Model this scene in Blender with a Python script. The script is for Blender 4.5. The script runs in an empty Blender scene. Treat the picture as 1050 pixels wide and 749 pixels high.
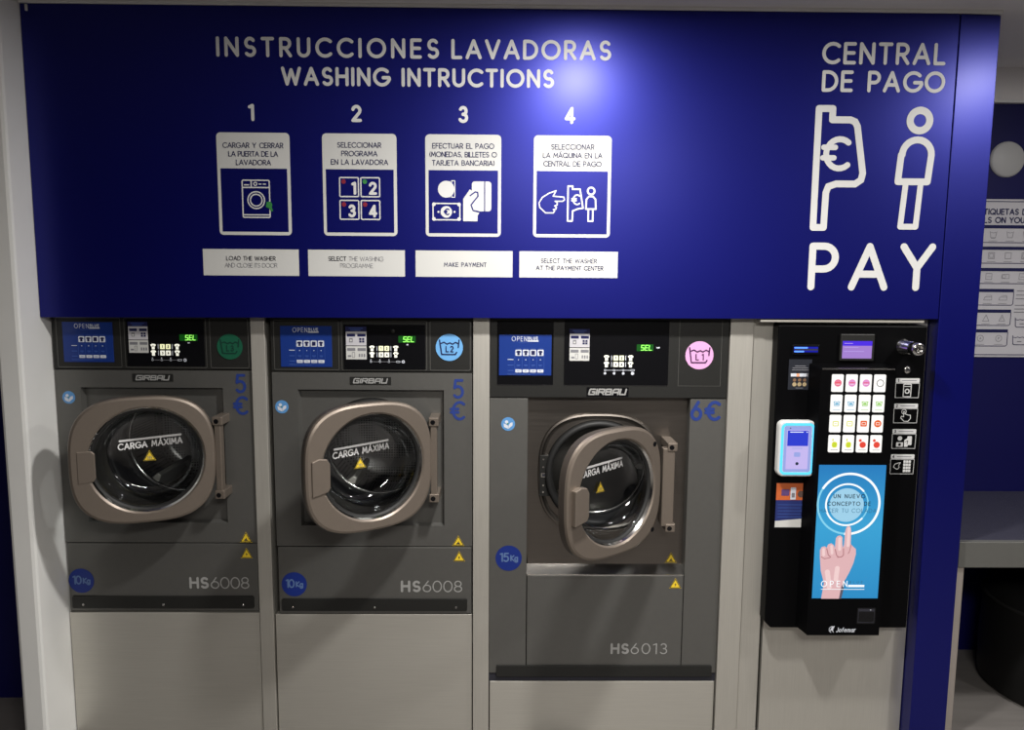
import bpy, math, random
from mathutils import Matrix, Vector
random.seed(3)
PI = math.pi
S = bpy.context.scene
C = S.collection

# ------------------------------------------------------------------ camera
cam_data = bpy.data.cameras.new('camera')
cam = bpy.data.objects.new('camera', cam_data)
C.objects.link(cam)
S.camera = cam
cam_data.sensor_fit = 'HORIZONTAL'
cam_data.sensor_width = 36.0
cam_data.lens = 36.0 * 788 / 1050
cam_data.clip_start = 0.02
PITCH, YAW, ROLL = 0.11860705, -0.01281603, -0.00686552


def camera_axes():
    cp, sp = math.cos(PITCH), math.sin(PITCH)
    z = Matrix.Rotation(YAW, 3, 'Z')
    f = z @ Vector((0, cp, -sp))
    r = z @ Vector((1, 0, 0))
    d = z @ Vector((0, -sp, -cp))
    cr, sr = math.cos(ROLL), math.sin(ROLL)
    return cr * r + sr * d, -sr * r + cr * d, f


_r, _d, _f = camera_axes()
_m = Matrix((_r, -_d, -_f)).transposed().to_4x4()
_m.translation = Vector((0, -2.62, 1.70))
cam.matrix_world = _m

# ------------------------------------------------------------------ exposure, world
S.view_settings.view_transform = 'Standard'
S.view_settings.look = 'None'
S.view_settings.exposure = 0.0
S.view_settings.gamma = 1.0
S.view_settings.use_curve_mapping = False
world = bpy.data.worlds.new('world')
S.world = world
world.use_nodes = True
world.node_tree.nodes['Background'].inputs[0].default_value = (0.8, 0.85, 1.0, 1)
world.node_tree.nodes['Background'].inputs[1].default_value = 0.15

CEIL = 2.568
# (x, y, watts of the downward beam, watts of the wide glow) of the ceiling lamps
DOWNLIGHTS = [(0.31, -0.82, 10, 36), (2.12, -0.82, 4, 26), (3.6, -2.6, 30, 10)]
FILL_PANEL = (0.55, -3.2, 1.2, 0.6, 100)      # added front fill: x, y, width, depth, watts


# ------------------------------------------------------------------ materials
def mat(name, col, rough=0.5, metal=0.0, spec=0.5, emit=None, estr=0.0, coat=0.0):
    m = bpy.data.materials.new(name)
    m.use_nodes = True
    b = m.node_tree.nodes['Principled BSDF']
    b.inputs['Base Color'].default_value = (*col, 1)
    b.inputs['Roughness'].default_value = rough
    b.inputs['Metallic'].default_value = metal
    b.inputs['Specular IOR Level'].default_value = spec
    b.inputs['Coat Weight'].default_value = coat
    if emit:
        b.inputs['Emission Color'].default_value = (*emit, 1)
        b.inputs['Emission Strength'].default_value = estr
    return m


def noisy(m, scale, amount, stretch=(1, 1, 1), rough=0.0, bump=0.0, detail=4.0):
    """procedural variation of a material's colour (and roughness / bump)"""
    nt = m.node_tree
    b = nt.nodes['Principled BSDF']
    tc = nt.nodes.new('ShaderNodeTexCoord')
    mp = nt.nodes.new('ShaderNodeMapping')
    mp.inputs['Scale'].default_value = stretch
    n = nt.nodes.new('ShaderNodeTexNoise')
    n.inputs['Scale'].default_value = scale
    n.inputs['Detail'].default_value = detail
    nt.links.new(tc.outputs['Object'], mp.inputs['Vector'])
    nt.links.new(mp.outputs['Vector'], n.inputs['Vector'])
    c = b.inputs['Base Color'].default_value[:]
    mr = nt.nodes.new('ShaderNodeMapRange')
    mr.inputs['To Min'].default_value = 1 - amount
    mr.inputs['To Max'].default_value = 1 + amount
    nt.links.new(n.outputs['Fac'], mr.inputs['Value'])
    mx = nt.nodes.new('ShaderNodeVectorMath')
    mx.operation = 'SCALE'
    mx.inputs[0].default_value = c[:3]
    nt.links.new(mr.outputs['Result'], mx.inputs['Scale'])
    nt.links.new(mx.outputs['Vector'], b.inputs['Base Color'])
    if rough:
        r0 = b.inputs['Roughness'].default_value
        rr = nt.nodes.new('ShaderNodeMapRange')
        rr.inputs['To Min'].default_value = r0 - rough
        rr.inputs['To Max'].default_value = r0 + rough
        nt.links.new(n.outputs['Fac'], rr.inputs['Value'])
        nt.links.new(rr.outputs['Result'], b.inputs['Roughness'])
    if bump:
        bp = nt.nodes.new('ShaderNodeBump')
        bp.inputs['Strength'].default_value = bump
        bp.inputs['Distance'].default_value = 0.002
        nt.links.new(n.outputs['Fac'], bp.inputs['Height'])
        nt.links.new(bp.outputs['Normal'], b.inputs['Normal'])
    return m


BLUE = noisy(mat('blue_vinyl', (0.0008, 0.0012, 0.058), 0.42, spec=0.9, coat=0.34), 3.0, 0.05, rough=0.02)
BLUE.node_tree.nodes['Principled BSDF'].inputs['Specular Tint'].default_value = (0.07, 0.09, 1.0, 1)
BLUE.node_tree.nodes['Principled BSDF'].inputs['IOR'].default_value = 1.7
BLUE.node_tree.nodes['Principled BSDF'].inputs['Coat Roughness'].default_value = 0.30
NAVY = noisy(mat('navy_paint', (0.003, 0.003, 0.065), 0.5, spec=0.3), 4.0, 0.06)
WHITE_VINYL = noisy(mat('white_vinyl', (0.62, 0.62, 0.61), 0.45, spec=0.3), 6.0, 0.02)
CARD_WHITE = noisy(mat('card_white', (0.58, 0.58, 0.56), 0.45, spec=0.3), 6.0, 0.02)
INK = mat('dark_ink', (0.03, 0.03, 0.04), 0.6, spec=0.2)
INK_GREY = mat('grey_ink', (0.20, 0.20, 0.22), 0.6, spec=0.2)
INK_NAVY = mat('navy_ink', (0.012, 0.014, 0.07), 0.6, spec=0.2)
WALL_WHITE = noisy(mat('white_paint', (0.78, 0.78, 0.76), 0.6, spec=0.25), 5.0, 0.05, bump=0.15)
DARK_WALL = noisy(mat('dark_grey_paint', (0.05, 0.05, 0.06), 0.7, spec=0.2), 4.0, 0.06)
CEIL_GREY = noisy(mat('ceiling_paint', (0.80, 0.78, 0.77), 0.8, spec=0.2), 5.0, 0.04)
STEEL = noisy(mat('brushed_steel', (0.56, 0.54, 0.49), 0.42, metal=0.6), 14.0, 0.10, stretch=(0.5, 1, 22), rough=0.05, bump=0.04)
STEEL_V = noisy(mat('brushed_steel_post', (0.56, 0.54, 0.49), 0.42, metal=0.6), 14.0, 0.10, stretch=(22, 1, 0.5), rough=0.05, bump=0.04)
STEEL_DARK = noisy(mat('brushed_bay_steel', (0.20, 0.18, 0.162), 0.36, metal=1.0), 14.0, 0.10, stretch=(0.5, 1, 22), rough=0.05, bump=0.04)
LEDGE = noisy(mat('dark_ledge_steel', (0.20, 0.195, 0.185), 0.25, metal=1.0), 14.0, 0.10, stretch=(0.5, 1, 22))
LOAD_WHITE = mat('load_line_white', (0.85, 0.85, 0.85), 0.5)
GREY_CAB = noisy(mat('grey_cabinet_paint', (0.14, 0.138, 0.13), 0.42, metal=0.55, spec=0.5), 60.0, 0.05, bump=0.03)
BLACK_PANEL = noisy(mat('black_plastic', (0.014, 0.014, 0.013), 0.45, spec=0.4), 120.0, 0.15, bump=0.04)
BLACK_GLOSS = noisy(mat('black_display', (0.004, 0.004, 0.005), 0.22, spec=0.35), 6.0, 0.1)
BLACK_BODY = noisy(mat('black_kiosk_paint', (0.0014, 0.0014, 0.0018), 0.45, spec=0.08), 90.0, 0.1, bump=0.03)
RUBBER = noisy(mat('black_rubber', (0.012, 0.012, 0.012), 0.55, spec=0.4), 30.0, 0.1)
TAUPE = noisy(mat('taupe_door_metal', (0.21, 0.175, 0.145), 0.40, metal=0.55, spec=0.5), 90.0, 0.05, bump=0.02)
TAUPE_DARK = noisy(mat('taupe_door_edge', (0.09, 0.075, 0.065), 0.42, metal=0.5), 60.0, 0.05)
CHROME = noisy(mat('polished_steel', (0.66, 0.65, 0.63), 0.16, metal=1.0), 30.0, 0.04)
BLUE_INK = mat('blue_ink', (0.012, 0.036, 0.21), 0.5)
KG_BLUE = mat('blue_sticker', (0.004, 0.022, 0.20), 0.45)
KG_TEXT = mat('pale_blue_ink', (0.10, 0.17, 0.36), 0.5)
SHEET_BLUE = noisy(mat('blue_printed_sheet', (0.010, 0.035, 0.21), 0.30, spec=0.4), 10.0, 0.06)
SHEET_MID = mat('mid_blue_ink', (0.05, 0.11, 0.40), 0.4)
PALE = mat('pale_print', (0.62, 0.65, 0.72), 0.4)
YELLOW = mat('yellow_sticker', (0.85, 0.60, 0.03), 0.4)
INFO_BLUE = mat('info_sticker_blue', (0.10, 0.28, 0.58), 0.4)
GREEN_STK = mat('green_sticker', (0.008, 0.095, 0.05), 0.4)
CYAN_STK = mat('light_blue_sticker', (0.15, 0.40, 0.75), 0.4)
PINK_STK = mat('pink_sticker', (0.72, 0.38, 0.66), 0.4)
PURPLE_INK = mat('purple_ink', (0.06, 0.01, 0.07), 0.5)
GREEN_INK = mat('dark_green_ink', (0.0, 0.03, 0.02), 0.5)
GREEN_DIM = mat('green_display_glass', (0.004, 0.05, 0.006), 0.3, emit=(0.01, 0.22, 0.01), estr=0.16)
GREEN_LED = mat('green_led', (0.1, 0.6, 0.05), 0.4, emit=(0.40, 1.0, 0.16), estr=1.1)
LAMP_WHITE = mat('lit_white_key', (0.7, 0.7, 0.6), 0.4, emit=(1, 1, 0.86), estr=0.55)
LAMP_YEL = mat('lit_yellow_key', (0.7, 0.7, 0.5), 0.4, emit=(1, 1, 0.55), estr=0.6)
RED_INK = mat('red_ink', (0.5, 0.02, 0.02), 0.5)
LEAF_GREEN = mat('green_ink', (0.03, 0.22, 0.05), 0.5)
DULL_RED = mat('dull_red_ink', (0.22, 0.01, 0.03), 0.5)
LETTER_SILVER = noisy(mat('silver_lettering', (0.42, 0.42, 0.41), 0.4, metal=0.3), 30.0, 0.04)
DOT_WHITE = mat('round_plate_white', (0.42, 0.42, 0.42), 0.55)
PAPER = noisy(mat('poster_paper', (0.52, 0.51, 0.54), 0.5, spec=0.3), 4.0, 0.03)
COUNTER_TOP = noisy(mat('counter_laminate', (0.045, 0.045, 0.06), 0.22, spec=0.5), 20.0, 0.06)
COUNTER_EDGE = noisy(mat('counter_edge', (0.15, 0.15, 0.14), 0.4, metal=0.4), 20.0, 0.05)
LEG_BEIGE = noisy(mat('counter_leg_steel', (0.46, 0.41, 0.37), 0.45, metal=0.5), 12.0, 0.08)
POUF = noisy(mat('black_leatherette', (0.006, 0.006, 0.006), 0.5, spec=0.3), 40.0, 0.1, bump=0.1)


def floor_material():
    m = mat('grey_wood_floor', (0.15, 0.14, 0.132), 0.42, spec=0.4)
    noisy(m, 3.0, 0.25, stretch=(1, 9, 1), rough=0.05)
    return m


def drum_material():
    """stainless drum with a grid of round perforations"""
    m = mat('perforated_drum', (0.32, 0.31, 0.30), 0.30, metal=1.0)
    nt = m.node_tree
    b = nt.nodes['Principled BSDF']
    tc = nt.nodes.new('ShaderNodeTexCoord')
    v = nt.nodes.new('ShaderNodeTexVoronoi')
    v.inputs['Scale'].default_value = 95.0
    v.inputs['Randomness'].default_value = 0.0
    nt.links.new(tc.outputs['Object'], v.inputs['Vector'])
    r = nt.nodes.new('ShaderNodeValToRGB')
    r.color_ramp.interpolation = 'CONSTANT'
    r.color_ramp.elements[0].color = (0.01, 0.01, 0.01, 1)
    r.color_ramp.elements[1].position = 0.36
    r.color_ramp.elements[1].color = (0.32, 0.31, 0.30, 1)
    nt.links.new(v.outputs['Distance'], r.inputs['Fac'])
    nt.links.new(r.outputs['Color'], b.inputs['Base Color'])
    return m


def glass_material():
    """thin door glass: clear, with fresnel reflections"""
    m = bpy.data.materials.new('door_glass')
    m.use_nodes = True
    nt = m.node_tree
    nt.nodes.clear()
    out = nt.nodes.new('ShaderNodeOutputMaterial')
    t = nt.nodes.new('ShaderNodeBsdfTransparent')
    t.inputs[0].default_value = (0.80, 0.83, 0.84, 1)
    g = nt.nodes.new('ShaderNodeBsdfGlossy')
    g.inputs['Roughness'].default_value = 0.045
    g.inputs['Color'].default_value = (0.95, 0.97, 1, 1)
    lw = nt.nodes.new('ShaderNodeFresnel')
    lw.inputs['IOR'].default_value = 1.85
    n = nt.nodes.new('ShaderNodeTexNoise')
    n.inputs['Scale'].default_value = 9.0
    tc = nt.nodes.new('ShaderNodeTexCoord')
    bp = nt.nodes.new('ShaderNodeBump')
    bp.inputs['Strength'].default_value = 0.12
    bp.inputs['Distance'].default_value = 0.01
    nt.links.new(tc.outputs['Object'], n.inputs['Vector'])
    nt.links.new(n.outputs['Fac'], bp.inputs['Height'])
    nt.links.new(bp.outputs['Normal'], g.inputs['Normal'])
    mx = nt.nodes.new('ShaderNodeMixShader')
    nt.links.new(lw.outputs[0], mx.inputs[0])
    nt.links.new(t.outputs[0], mx.inputs[1])
    nt.links.new(g.outputs[0], mx.inputs[2])
    nt.links.new(mx.outputs[0], out.inputs[0])
    return m


def screen_material():
    """back-lit poster film: printed blue that is paler in the middle of the picture"""
    m = mat('backlit_blue_film', (0.005, 0.04, 0.09), 0.3, spec=0.3)
    nt = m.node_tree
    b = nt.nodes['Principled BSDF']
    tc = nt.nodes.new('ShaderNodeTexCoord')
    sx = nt.nodes.new('ShaderNodeSeparateXYZ')
    nt.links.new(tc.outputs['Generated'], sx.inputs[0])
    r = nt.nodes.new('ShaderNodeValToRGB')
    e = r.color_ramp.elements
    e[0].position = 0.0
    e[0].color = (0.025, 0.27, 0.58, 1)
    e[1].position = 1.0
    e[1].color = (0.02, 0.19, 0.50, 1)
    k = e.new(0.55)
    k.color = (0.045, 0.38, 0.68, 1)
    nt.links.new(sx.outputs['Z'], r.inputs['Fac'])
    nt.links.new(r.outputs['Color'], b.inputs['Emission Color'])
    b.inputs['Emission Strength'].default_value = 0.85
    return m


FLOOR = floor_material()
DRUM = drum_material()
GLASS = glass_material()
SCREEN = screen_material()


def lit(name, col, s):
    return mat(name, tuple(c * 0.12 for c in col), 0.4, spec=0.2, emit=col, estr=s)


# ------------------------------------------------------------------ mesh builder
class MB:
    """collects polygons with materials; build() links them as ONE mesh object"""

    def __init__(self):
        self.v, self.f, self.m, self.mats, self.sm = [], [], [], [], []
        self.k = 0

    def mi(self, m):
        if m not in self.mats:
            self.mats.append(m)
        return self.mats.index(m)

    def add(self, verts, faces, m, smooth=False):
        o = len(self.v)
        self.v += [tuple(p) for p in verts]
        i = self.mi(m)
        for f in faces:
            self.f.append([o + k for k in f])
            self.m.append(i)
            self.sm.append(smooth)

    def box(self, x0, x1, y0, y1, z0, z1, m):
        v = [(x0, y0, z0), (x1, y0, z0), (x1, y1, z0), (x0, y1, z0), (x0, y0, z1), (x1, y0, z1), (x1, y1, z1), (x0, y1, z1)]
        self.add(v, [(0, 3, 2, 1), (4, 5, 6, 7), (0, 1, 5, 4), (1, 2, 6, 5), (2, 3, 7, 6), (3, 0, 4, 7)], m)

    # ---- flat graphics on a plane facing -Y at depth y
    def poly(self, pts, y, m):
        a = sum(pts[i][0] * pts[(i + 1) % len(pts)][1] - pts[(i + 1) % len(pts)][0] * pts[i][1] for i in range(len(pts)))
        if a < 0:
            pts = pts[::-1]
        self.k = (self.k + 1) % 24          # films overlapping in one layer never lie in exactly one plane
        y -= self.k * 1.4e-5
        self.add([(p[0], y, p[1]) for p in pts], [list(range(len(pts)))], m)

    def rect(self, x0, z0, x1, z1, y, m, r=0.0):
        self.poly(rrect(x0, z0, x1, z1, r), y, m)

    def disc(self, x, z, r, y, m, n=32, rz=None):
        rz = rz or r
        self.poly([(x + r * math.cos(2 * PI * i / n), z + rz * math.sin(2 * PI * i / n)) for i in range(n)], y, m)

    def ring(self, x, z, r0, r1, y, m, n=40, a0=0.0, a1=360.0):
        v, f = [], []
        k = n if a1 - a0 >= 360 else n + 1
        for i in range(k):
            a = math.radians(a0 + (a1 - a0) * i / n)
            for r in (r0, r1):
                v.append((x + r * math.cos(a), y, z + r * math.sin(a)))
        for i in range(n):
            j = (i + 1) % k
            f.append((2 * i, 2 * i + 1, 2 * j + 1, 2 * j))
        self.add(v, f, m)

    def stroke(self, pts, w, y, m, closed=False, caps=8):
        """flat ribbon with round joints and caps"""
        h = w / 2
        q = []
        for p in pts:
            if not q or math.hypot(p[0] - q[-1][0], p[1] - q[-1][1]) > 1e-7:
                q.append(Vector((p[0], p[1])))
        if len(q) > 2 and (q[0] - q[-1]).length < 1e-6:
            closed = True
            q.pop()
        if len(q) < 2:
            return
        n = len(q)
        if closed:          # start at the sharpest corner
            def turn(i):
                return (q[i] - q[i - 1]).normalized().dot((q[(i + 1) % n] - q[i]).normalized())
            k = min(range(n), key=turn)
            q = q[k:] + q[:k] + [q[k]]
        # split into smooth runs
        runs, cur = [], [q[0]]
        for i in range(1, len(q)):
            cur.append(q[i])
            if i < len(q) - 1 and (q[i] - q[i - 1]).normalized().dot((q[i + 1] - q[i]).normalized()) < 0.6:
                runs.append(cur)
                cur = [q[i]]
        runs.append(cur)
        for r in runs:
            loop = len(runs) == 1 and closed and (r[1] - r[0]).normalized().dot((r[-1] - r[-2]).normalized()) > 0.6
            L, Rr = [], []
            c = len(r)
            for i in range(c):
                d0 = (r[i] - r[i - 1]).normalized() if i > 0 else ((r[-1] - r[-2]).normalized() if loop else (r[1] - r[0]).normalized())
                d1 = (r[i + 1] - r[i]).normalized() if i < c - 1 else ((r[1] - r[0]).normalized() if loop else d0)
                t = (d0 + d1).normalized()
                nn = Vector((-t.y, t.x))
                f = h / max(0.5, nn.dot(Vector((-d0.y, d0.x))))
                L.append(r[i] + nn * f)
                Rr.append(r[i] - nn * f)
            self.k = (self.k + 1) % 24
            yy = y - self.k * 1.4e-5
            v = [(p.x, yy, p.y) for p in Rr] + [(p.x, yy, p.y) for p in L]
            fs = [(i, i + 1, c + i + 1, c + i) for i in range(c - 1)]
            if not loop:
                for e, d in ((0, r[0] - r[1]), (c - 1, r[-1] - r[-2])):
                    a0 = math.atan2(d.y, d.x) - PI / 2
                    o = len(v)
                    cap = max(4, caps)
                    v += [(r[e].x + h * math.cos(a0 + PI * j / cap), yy, r[e].y + h * math.sin(a0 + PI * j / cap)) for j in range(cap + 1)]
                    fs.append(list(range(o, o + cap + 1)))
            self.add(v, fs, m)

    def prism(self, pts, y0, y1, m):
        """outline in x/z extruded from y0 (front) to y1"""
        a = sum(pts[i][0] * pts[(i + 1) % len(pts)][1] - pts[(i + 1) % len(pts)][0] * pts[i][1] for i in range(len(pts)))
        if a < 0:
            pts = pts[::-1]
        n = len(pts)
        v = [(p[0], y0, p[1]) for p in pts] + [(p[0], y1, p[1]) for p in pts]
        f = [list(range(n)), list(range(2 * n - 1, n - 1, -1))]
        f += [(i, n + i, n + (i + 1) % n, (i + 1) % n) for i in range(n)]
        self.add(v, f, m)

    def loft(self, loops, m, smooth=False, close=True, mats=None):
        """bridge equal-length loops of 3-D points"""
        n = len(loops[0])
        v = [p for L in loops for p in L]
        for k in range(len(loops) - 1):
            mm = mats[k] if mats else m
            o = len(self.v)
            self.v += [tuple(p) for p in loops[k]] + [tuple(p) for p in loops[k + 1]]
            i = self.mi(mm)
            for a in range(n if close else n - 1):
                b = (a + 1) % n
                self.f.append([o + a, o + b, o + n + b, o + n + a])
                self.m.append(i)
                self.sm.append(smooth)

    def lathe(self, x, z, prof, m, n=48, mats=None):
        """revolve (radius, y) about the axis parallel to Y through x, z"""
        loops = []
        for r, y in prof:
            loops.append([(x + r * math.cos(2 * PI * i / n), y, z + r * math.sin(2 * PI * i / n)) for i in range(n)])
        o = len(self.v)
        for L in loops:
            self.v += L
        for k in range(len(loops) - 1):
            i = self.mi(mats[k] if mats else m)
            for a in range(n):
                b = (a + 1) % n
                self.f.append([o + k * n + a, o + k * n + b, o + (k + 1) * n + b, o + (k + 1) * n + a])
                self.m.append(i)
                self.sm.append(True)

    def cyl_z(self, x, y, prof, m, n=32):
        """revolve (radius, z) about the vertical axis"""
        o = len(self.v)
        for r, z in prof:
            self.v += [(x + r * math.cos(2 * PI * i / n), y + r * math.sin(2 * PI * i / n), z) for i in range(n)]
        i = self.mi(m)
        for k in range(len(prof) - 1):
            for a in range(n):
                b = (a + 1) % n
                self.f.append([o + k * n + a, o + k * n + b, o + (k + 1) * n + b, o + (k + 1) * n + a])
                self.m.append(i)
                self.sm.append(True)

    def build(self, name, parent=None, bevel=0.0, seg=2, loc=None, autosmooth=False):
        me = bpy.data.meshes.new(name)
        off = Vector(loc) if loc else Vector((0, 0, 0))
        me.from_pydata([tuple(Vector(p) - off) for p in self.v], [], self.f)
        for m in self.mats:
            me.materials.append(m)
        me.polygons.foreach_set('material_index', self.m)
        me.polygons.foreach_set('use_smooth', self.sm)
        me.update()
        o = bpy.data.objects.new(name, me)
        o.location = off
        C.objects.link(o)
        if parent:
            o.parent = parent
            o.location = off - WORLD[parent] if parent in WORLD else off
        WORLD[o] = off + Vector((0, 0, 0))
        if bevel:
            b = o.modifiers.new('bevel', 'BEVEL')
            b.width = bevel
            b.segments = seg
            b.limit_method = 'ANGLE'
            b.angle_limit = math.radians(40)
            b.harden_normals = False
        return o


WORLD = {}          # world position of every object's origin while building


def rrect(x0, z0, x1, z1, r=0.0, n=6):
    if r <= 0:
        return [(x0, z0), (x1, z0), (x1, z1), (x0, z1)]
    p = []
    for cx, cz, a in ((x1 - r, z0 + r, -90), (x1 - r, z1 - r, 0), (x0 + r, z1 - r, 90), (x0 + r, z0 + r, 180)):
        for i in range(n + 1):
            t = math.radians(a + 90 * i / n)
            p.append((cx + r * math.cos(t), cz + r * math.sin(t)))
    return p


def superellipse(cx, cz, w, h, n=3.0, k=72):
    p = []
    for i in range(k):
        t = 2 * PI * i / k
        c, s = math.cos(t), math.sin(t)
        p.append((cx + w / 2 * math.copysign(abs(c) ** (2 / n), c), cz + h / 2 * math.copysign(abs(s) ** (2 / n), s)))
    return p


def arc(cx, cz, rx, rz, a0, a1, n=12):
    return [(cx + rx * math.cos(math.radians(a0 + (a1 - a0) * i / n)), cz + rz * math.sin(math.radians(a0 + (a1 - a0) * i / n))) for i in range(n + 1)]


def empty(name, loc):
    o = bpy.data.objects.new(name, None)
    o.location = loc
    o.empty_display_size = 0.1
    C.objects.link(o)
    WORLD[o] = Vector(loc)
    return o


def tag(o, label=None, cat=None, group=None, kind=None):
    if label:
        o['label'] = label
    if cat:
        o['category'] = cat
    if group:
        o['group'] = group
    if kind:
        o['kind'] = kind
    return o


# ------------------------------------------------------------------ stroke lettering
def _g(w, *s):
    return (w, list(s))


GL = {
    'A': _g(.80, [(0, 0), (.4, 1), (.8, 0)], [(.14, .32), (.66, .32)]),
    'B': _g(.58, [(0, 0), (0, 1), (.30, 1)] + arc(.30, .76, .24, .24, 90, -90) + [(0, .52)], [(.30, .52)] + arc(.30, .26, .28, .26, 90, -90) + [(0, 0)]),
    'C': _g(.82, arc(.5, .5, .5, .5, 48, 312, 18)),
    'D': _g(.74, [(0, 0), (0, 1), (.24, 1)] + arc(.24, .5, .5, .5, 90, -90, 14) + [(0, 0)]),
    'E': _g(.52, [(.52, 1), (0, 1), (0, 0), (.52, 0)], [(0, .52), (.48, .52)]),
    'F': _g(.50, [(.50, 1), (0, 1), (0, 0)], [(0, .52), (.46, .52)]),
    'G': _g(.90, arc(.5, .5, .5, .5, 45, 345, 20) + [(.96, .46), (.58, .46)]),
    'H': _g(.66, [(0, 0), (0, 1)], [(.66, 0), (.66, 1)], [(0, .52), (.66, .52)]),
    'I': _g(.02, [(.01, 0), (.01, 1)]),
    'J': _g(.40, [(.40, 1), (.40, .22)] + arc(.18, .22, .22, .22, 0, -150, 8)),
    'K': _g(.58, [(0, 0), (0, 1)], [(.56, 1), (.02, .48), (.58, 0)]),
    'L': _g(.48, [(0, 1), (0, 0), (.48, 0)]),
    'M': _g(.86, [(0, 0), (.10, 1), (.43, .25), (.76, 1), (.86, 0)]),
    'N': _g(.68, [(0, 0), (0, 1), (.68, 0), (.68, 1)]),
    'O': _g(1.0, arc(.5, .5, .5, .5, 0, 360, 26)),
    'P': _g(.56, [(0, 0), (0, 1), (.28, 1)] + arc(.28, .72, .28, .28, 90, -90) + [(0, .44)]),
    'Q': _g(1.0, arc(.5, .5, .5, .5, 0, 360, 26), [(.62, .26), (.98, -.04)]),
    'R': _g(.58, [(0, 0), (0, 1), (.28, 1)] + arc(.28, .73, .27, .27, 90, -90) + [(0, .46)], [(.26, .46), (.58, 0)]),
    'S': _g(.56, arc(.29, .74, .25, .26, 35, 270, 12) + arc(.29, .25, .27, .25, 90, -145, 12)[1:]),
    'T': _g(.62, [(0, 1), (.62, 1)], [(.31, 1), (.31, 0)]),
    'U': _g(.64, [(0, 1), (0, .32)] + arc(.32, .32, .32, .32, 180, 360, 12) + [(.64, 1)]),
    'V': _g(.76, [(0, 1), (.38, 0), (.76, 1)]),
    'W': _g(1.12, [(0, 1), (.28, 0), (.56, .9), (.84, 0), (1.12, 1)]),
    'X': _g(.68, [(0, 0), (.68, 1)], [(0, 1), (.68, 0)]),
    'Y': _g(.70, [(0, 1), (.35, .48), (.70, 1)], [(.35, .48), (.35, 0)]),
    'Z': _g(.60, [(0, 1), (.60, 1), (0, 0), (.60, 0)]),
    '0': _g(.62, arc(.31, .5, .31, .5, 0, 360, 22)),
    '1': _g(.24, [(0, .90), (.22, 1), (.22, 0)]),
    '2': _g(.52, arc(.26, .72, .26, .28, 165, -38, 12) + [(0, 0), (.54, 0)]),
    '3': _g(.50, arc(.24, .75, .22, .25, 150, -90, 10), arc(.24, .26, .26, .26, 90, -150, 12)),
    '4': _g(.58, [(.42, 0), (.42, 1), (0, .26), (.58, .26)]),
    '5': _g(.54, [(.50, 1), (.10, 1), (.04, .56)] + arc(.25, .32, .28, .32, 118, -140, 14)),
    '6': _g(.56, arc(.28, .31, .28, .31, 0, 360, 18), [(.03, .42), (.38, 1)]),
    '8': _g(.54, arc(.27, .75, .23, .25, 0, 360, 16), arc(.27, .26, .27, .26, 0, 360, 16)),
    '€': _g(.70, arc(.52, .5, .42, .5, 50, 310, 16), [(-.04, .60), (.42, .60)], [(-.04, .40), (.42, .40)]),
    '(': _g(.16, arc(.36, .5, .36, .62, 130, 230, 8)),
    ')': _g(.16, arc(-.20, .5, .36, .62, 50, -50, 8)),
    ',': _g(.06, [(.04, .04), (0, -.12)]),
    '.': _g(.04, [(.02, 0), (.021, 0.01)]),
    'g': _g(.50, arc(.25, .33, .25, .33, 0, 360, 16), [(.50, .66), (.50, -.10)] + arc(.25, -.10, .25, .2, 0, -150, 8)),
    'o': _g(.52, arc(.26, .33, .26, .33, 0, 360, 16)),
    'f': _g(.30, [(.12, 0), (.12, .80)] + arc(.28, .80, .16, .2, 180, 80, 5), [(0, .62), (.30, .62)]),
    'e': _g(.52, [(.02, .35), (.52, .35)] + arc(.26, .33, .26, .33, 0, 315, 14)),
    'm': _g(.76, [(0, 0), (0, .66)], arc(.19, .46, .19, .2, 180, 0, 8) + [(.38, 0)], arc(.57, .46, .19, .2, 180, 0, 8) + [(.76, 0)]),
    'a': _g(.48, arc(.24, .33, .24, .33, 0, 360, 16), [(.48, .66), (.48, 0)]),
    'r': _g(.28, [(0, 0), (0, .66)], arc(.22, .42, .22, .24, 180, 75, 6)),
}


# squared letters of the maker's plate
SQ = {
    'G': _g(.80, [(.80, 1), (.10, 1), (0, .88), (0, 0), (.80, 0), (.80, .50), (.42, .50)]),
    'I': _g(.02, [(.01, 0), (.01, 1)]),
    'R': _g(.80, [(0, 0), (0, 1), (.80, 1), (.80, .48), (0, .48)], [(.42, .48), (.80, 0)]),
    'B': _g(.80, [(0, 0), (0, 1), (.74, 1), (.74, .56), (.80, .48), (.80, 0), (0, 0)], [(0, .52), (.74, .52)]),
    'A': _g(.80, [(0, 0), (0, .84), (.14, 1), (.80, 1), (.80, 0)], [(0, .40), (.80, .40)]),
    'U': _g(.80, [(0, 1), (0, 0), (.80, 0), (.80, 1)]),
}


def text_width(s, h, track, GL=GL):
    w = 0
    for i, c in enumerate(s):
        w += (.34 * h if c == ' ' else GL['A' if c == 'Á' else c][0] * h) + (track if i < len(s) - 1 else 0)
    return w


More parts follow.
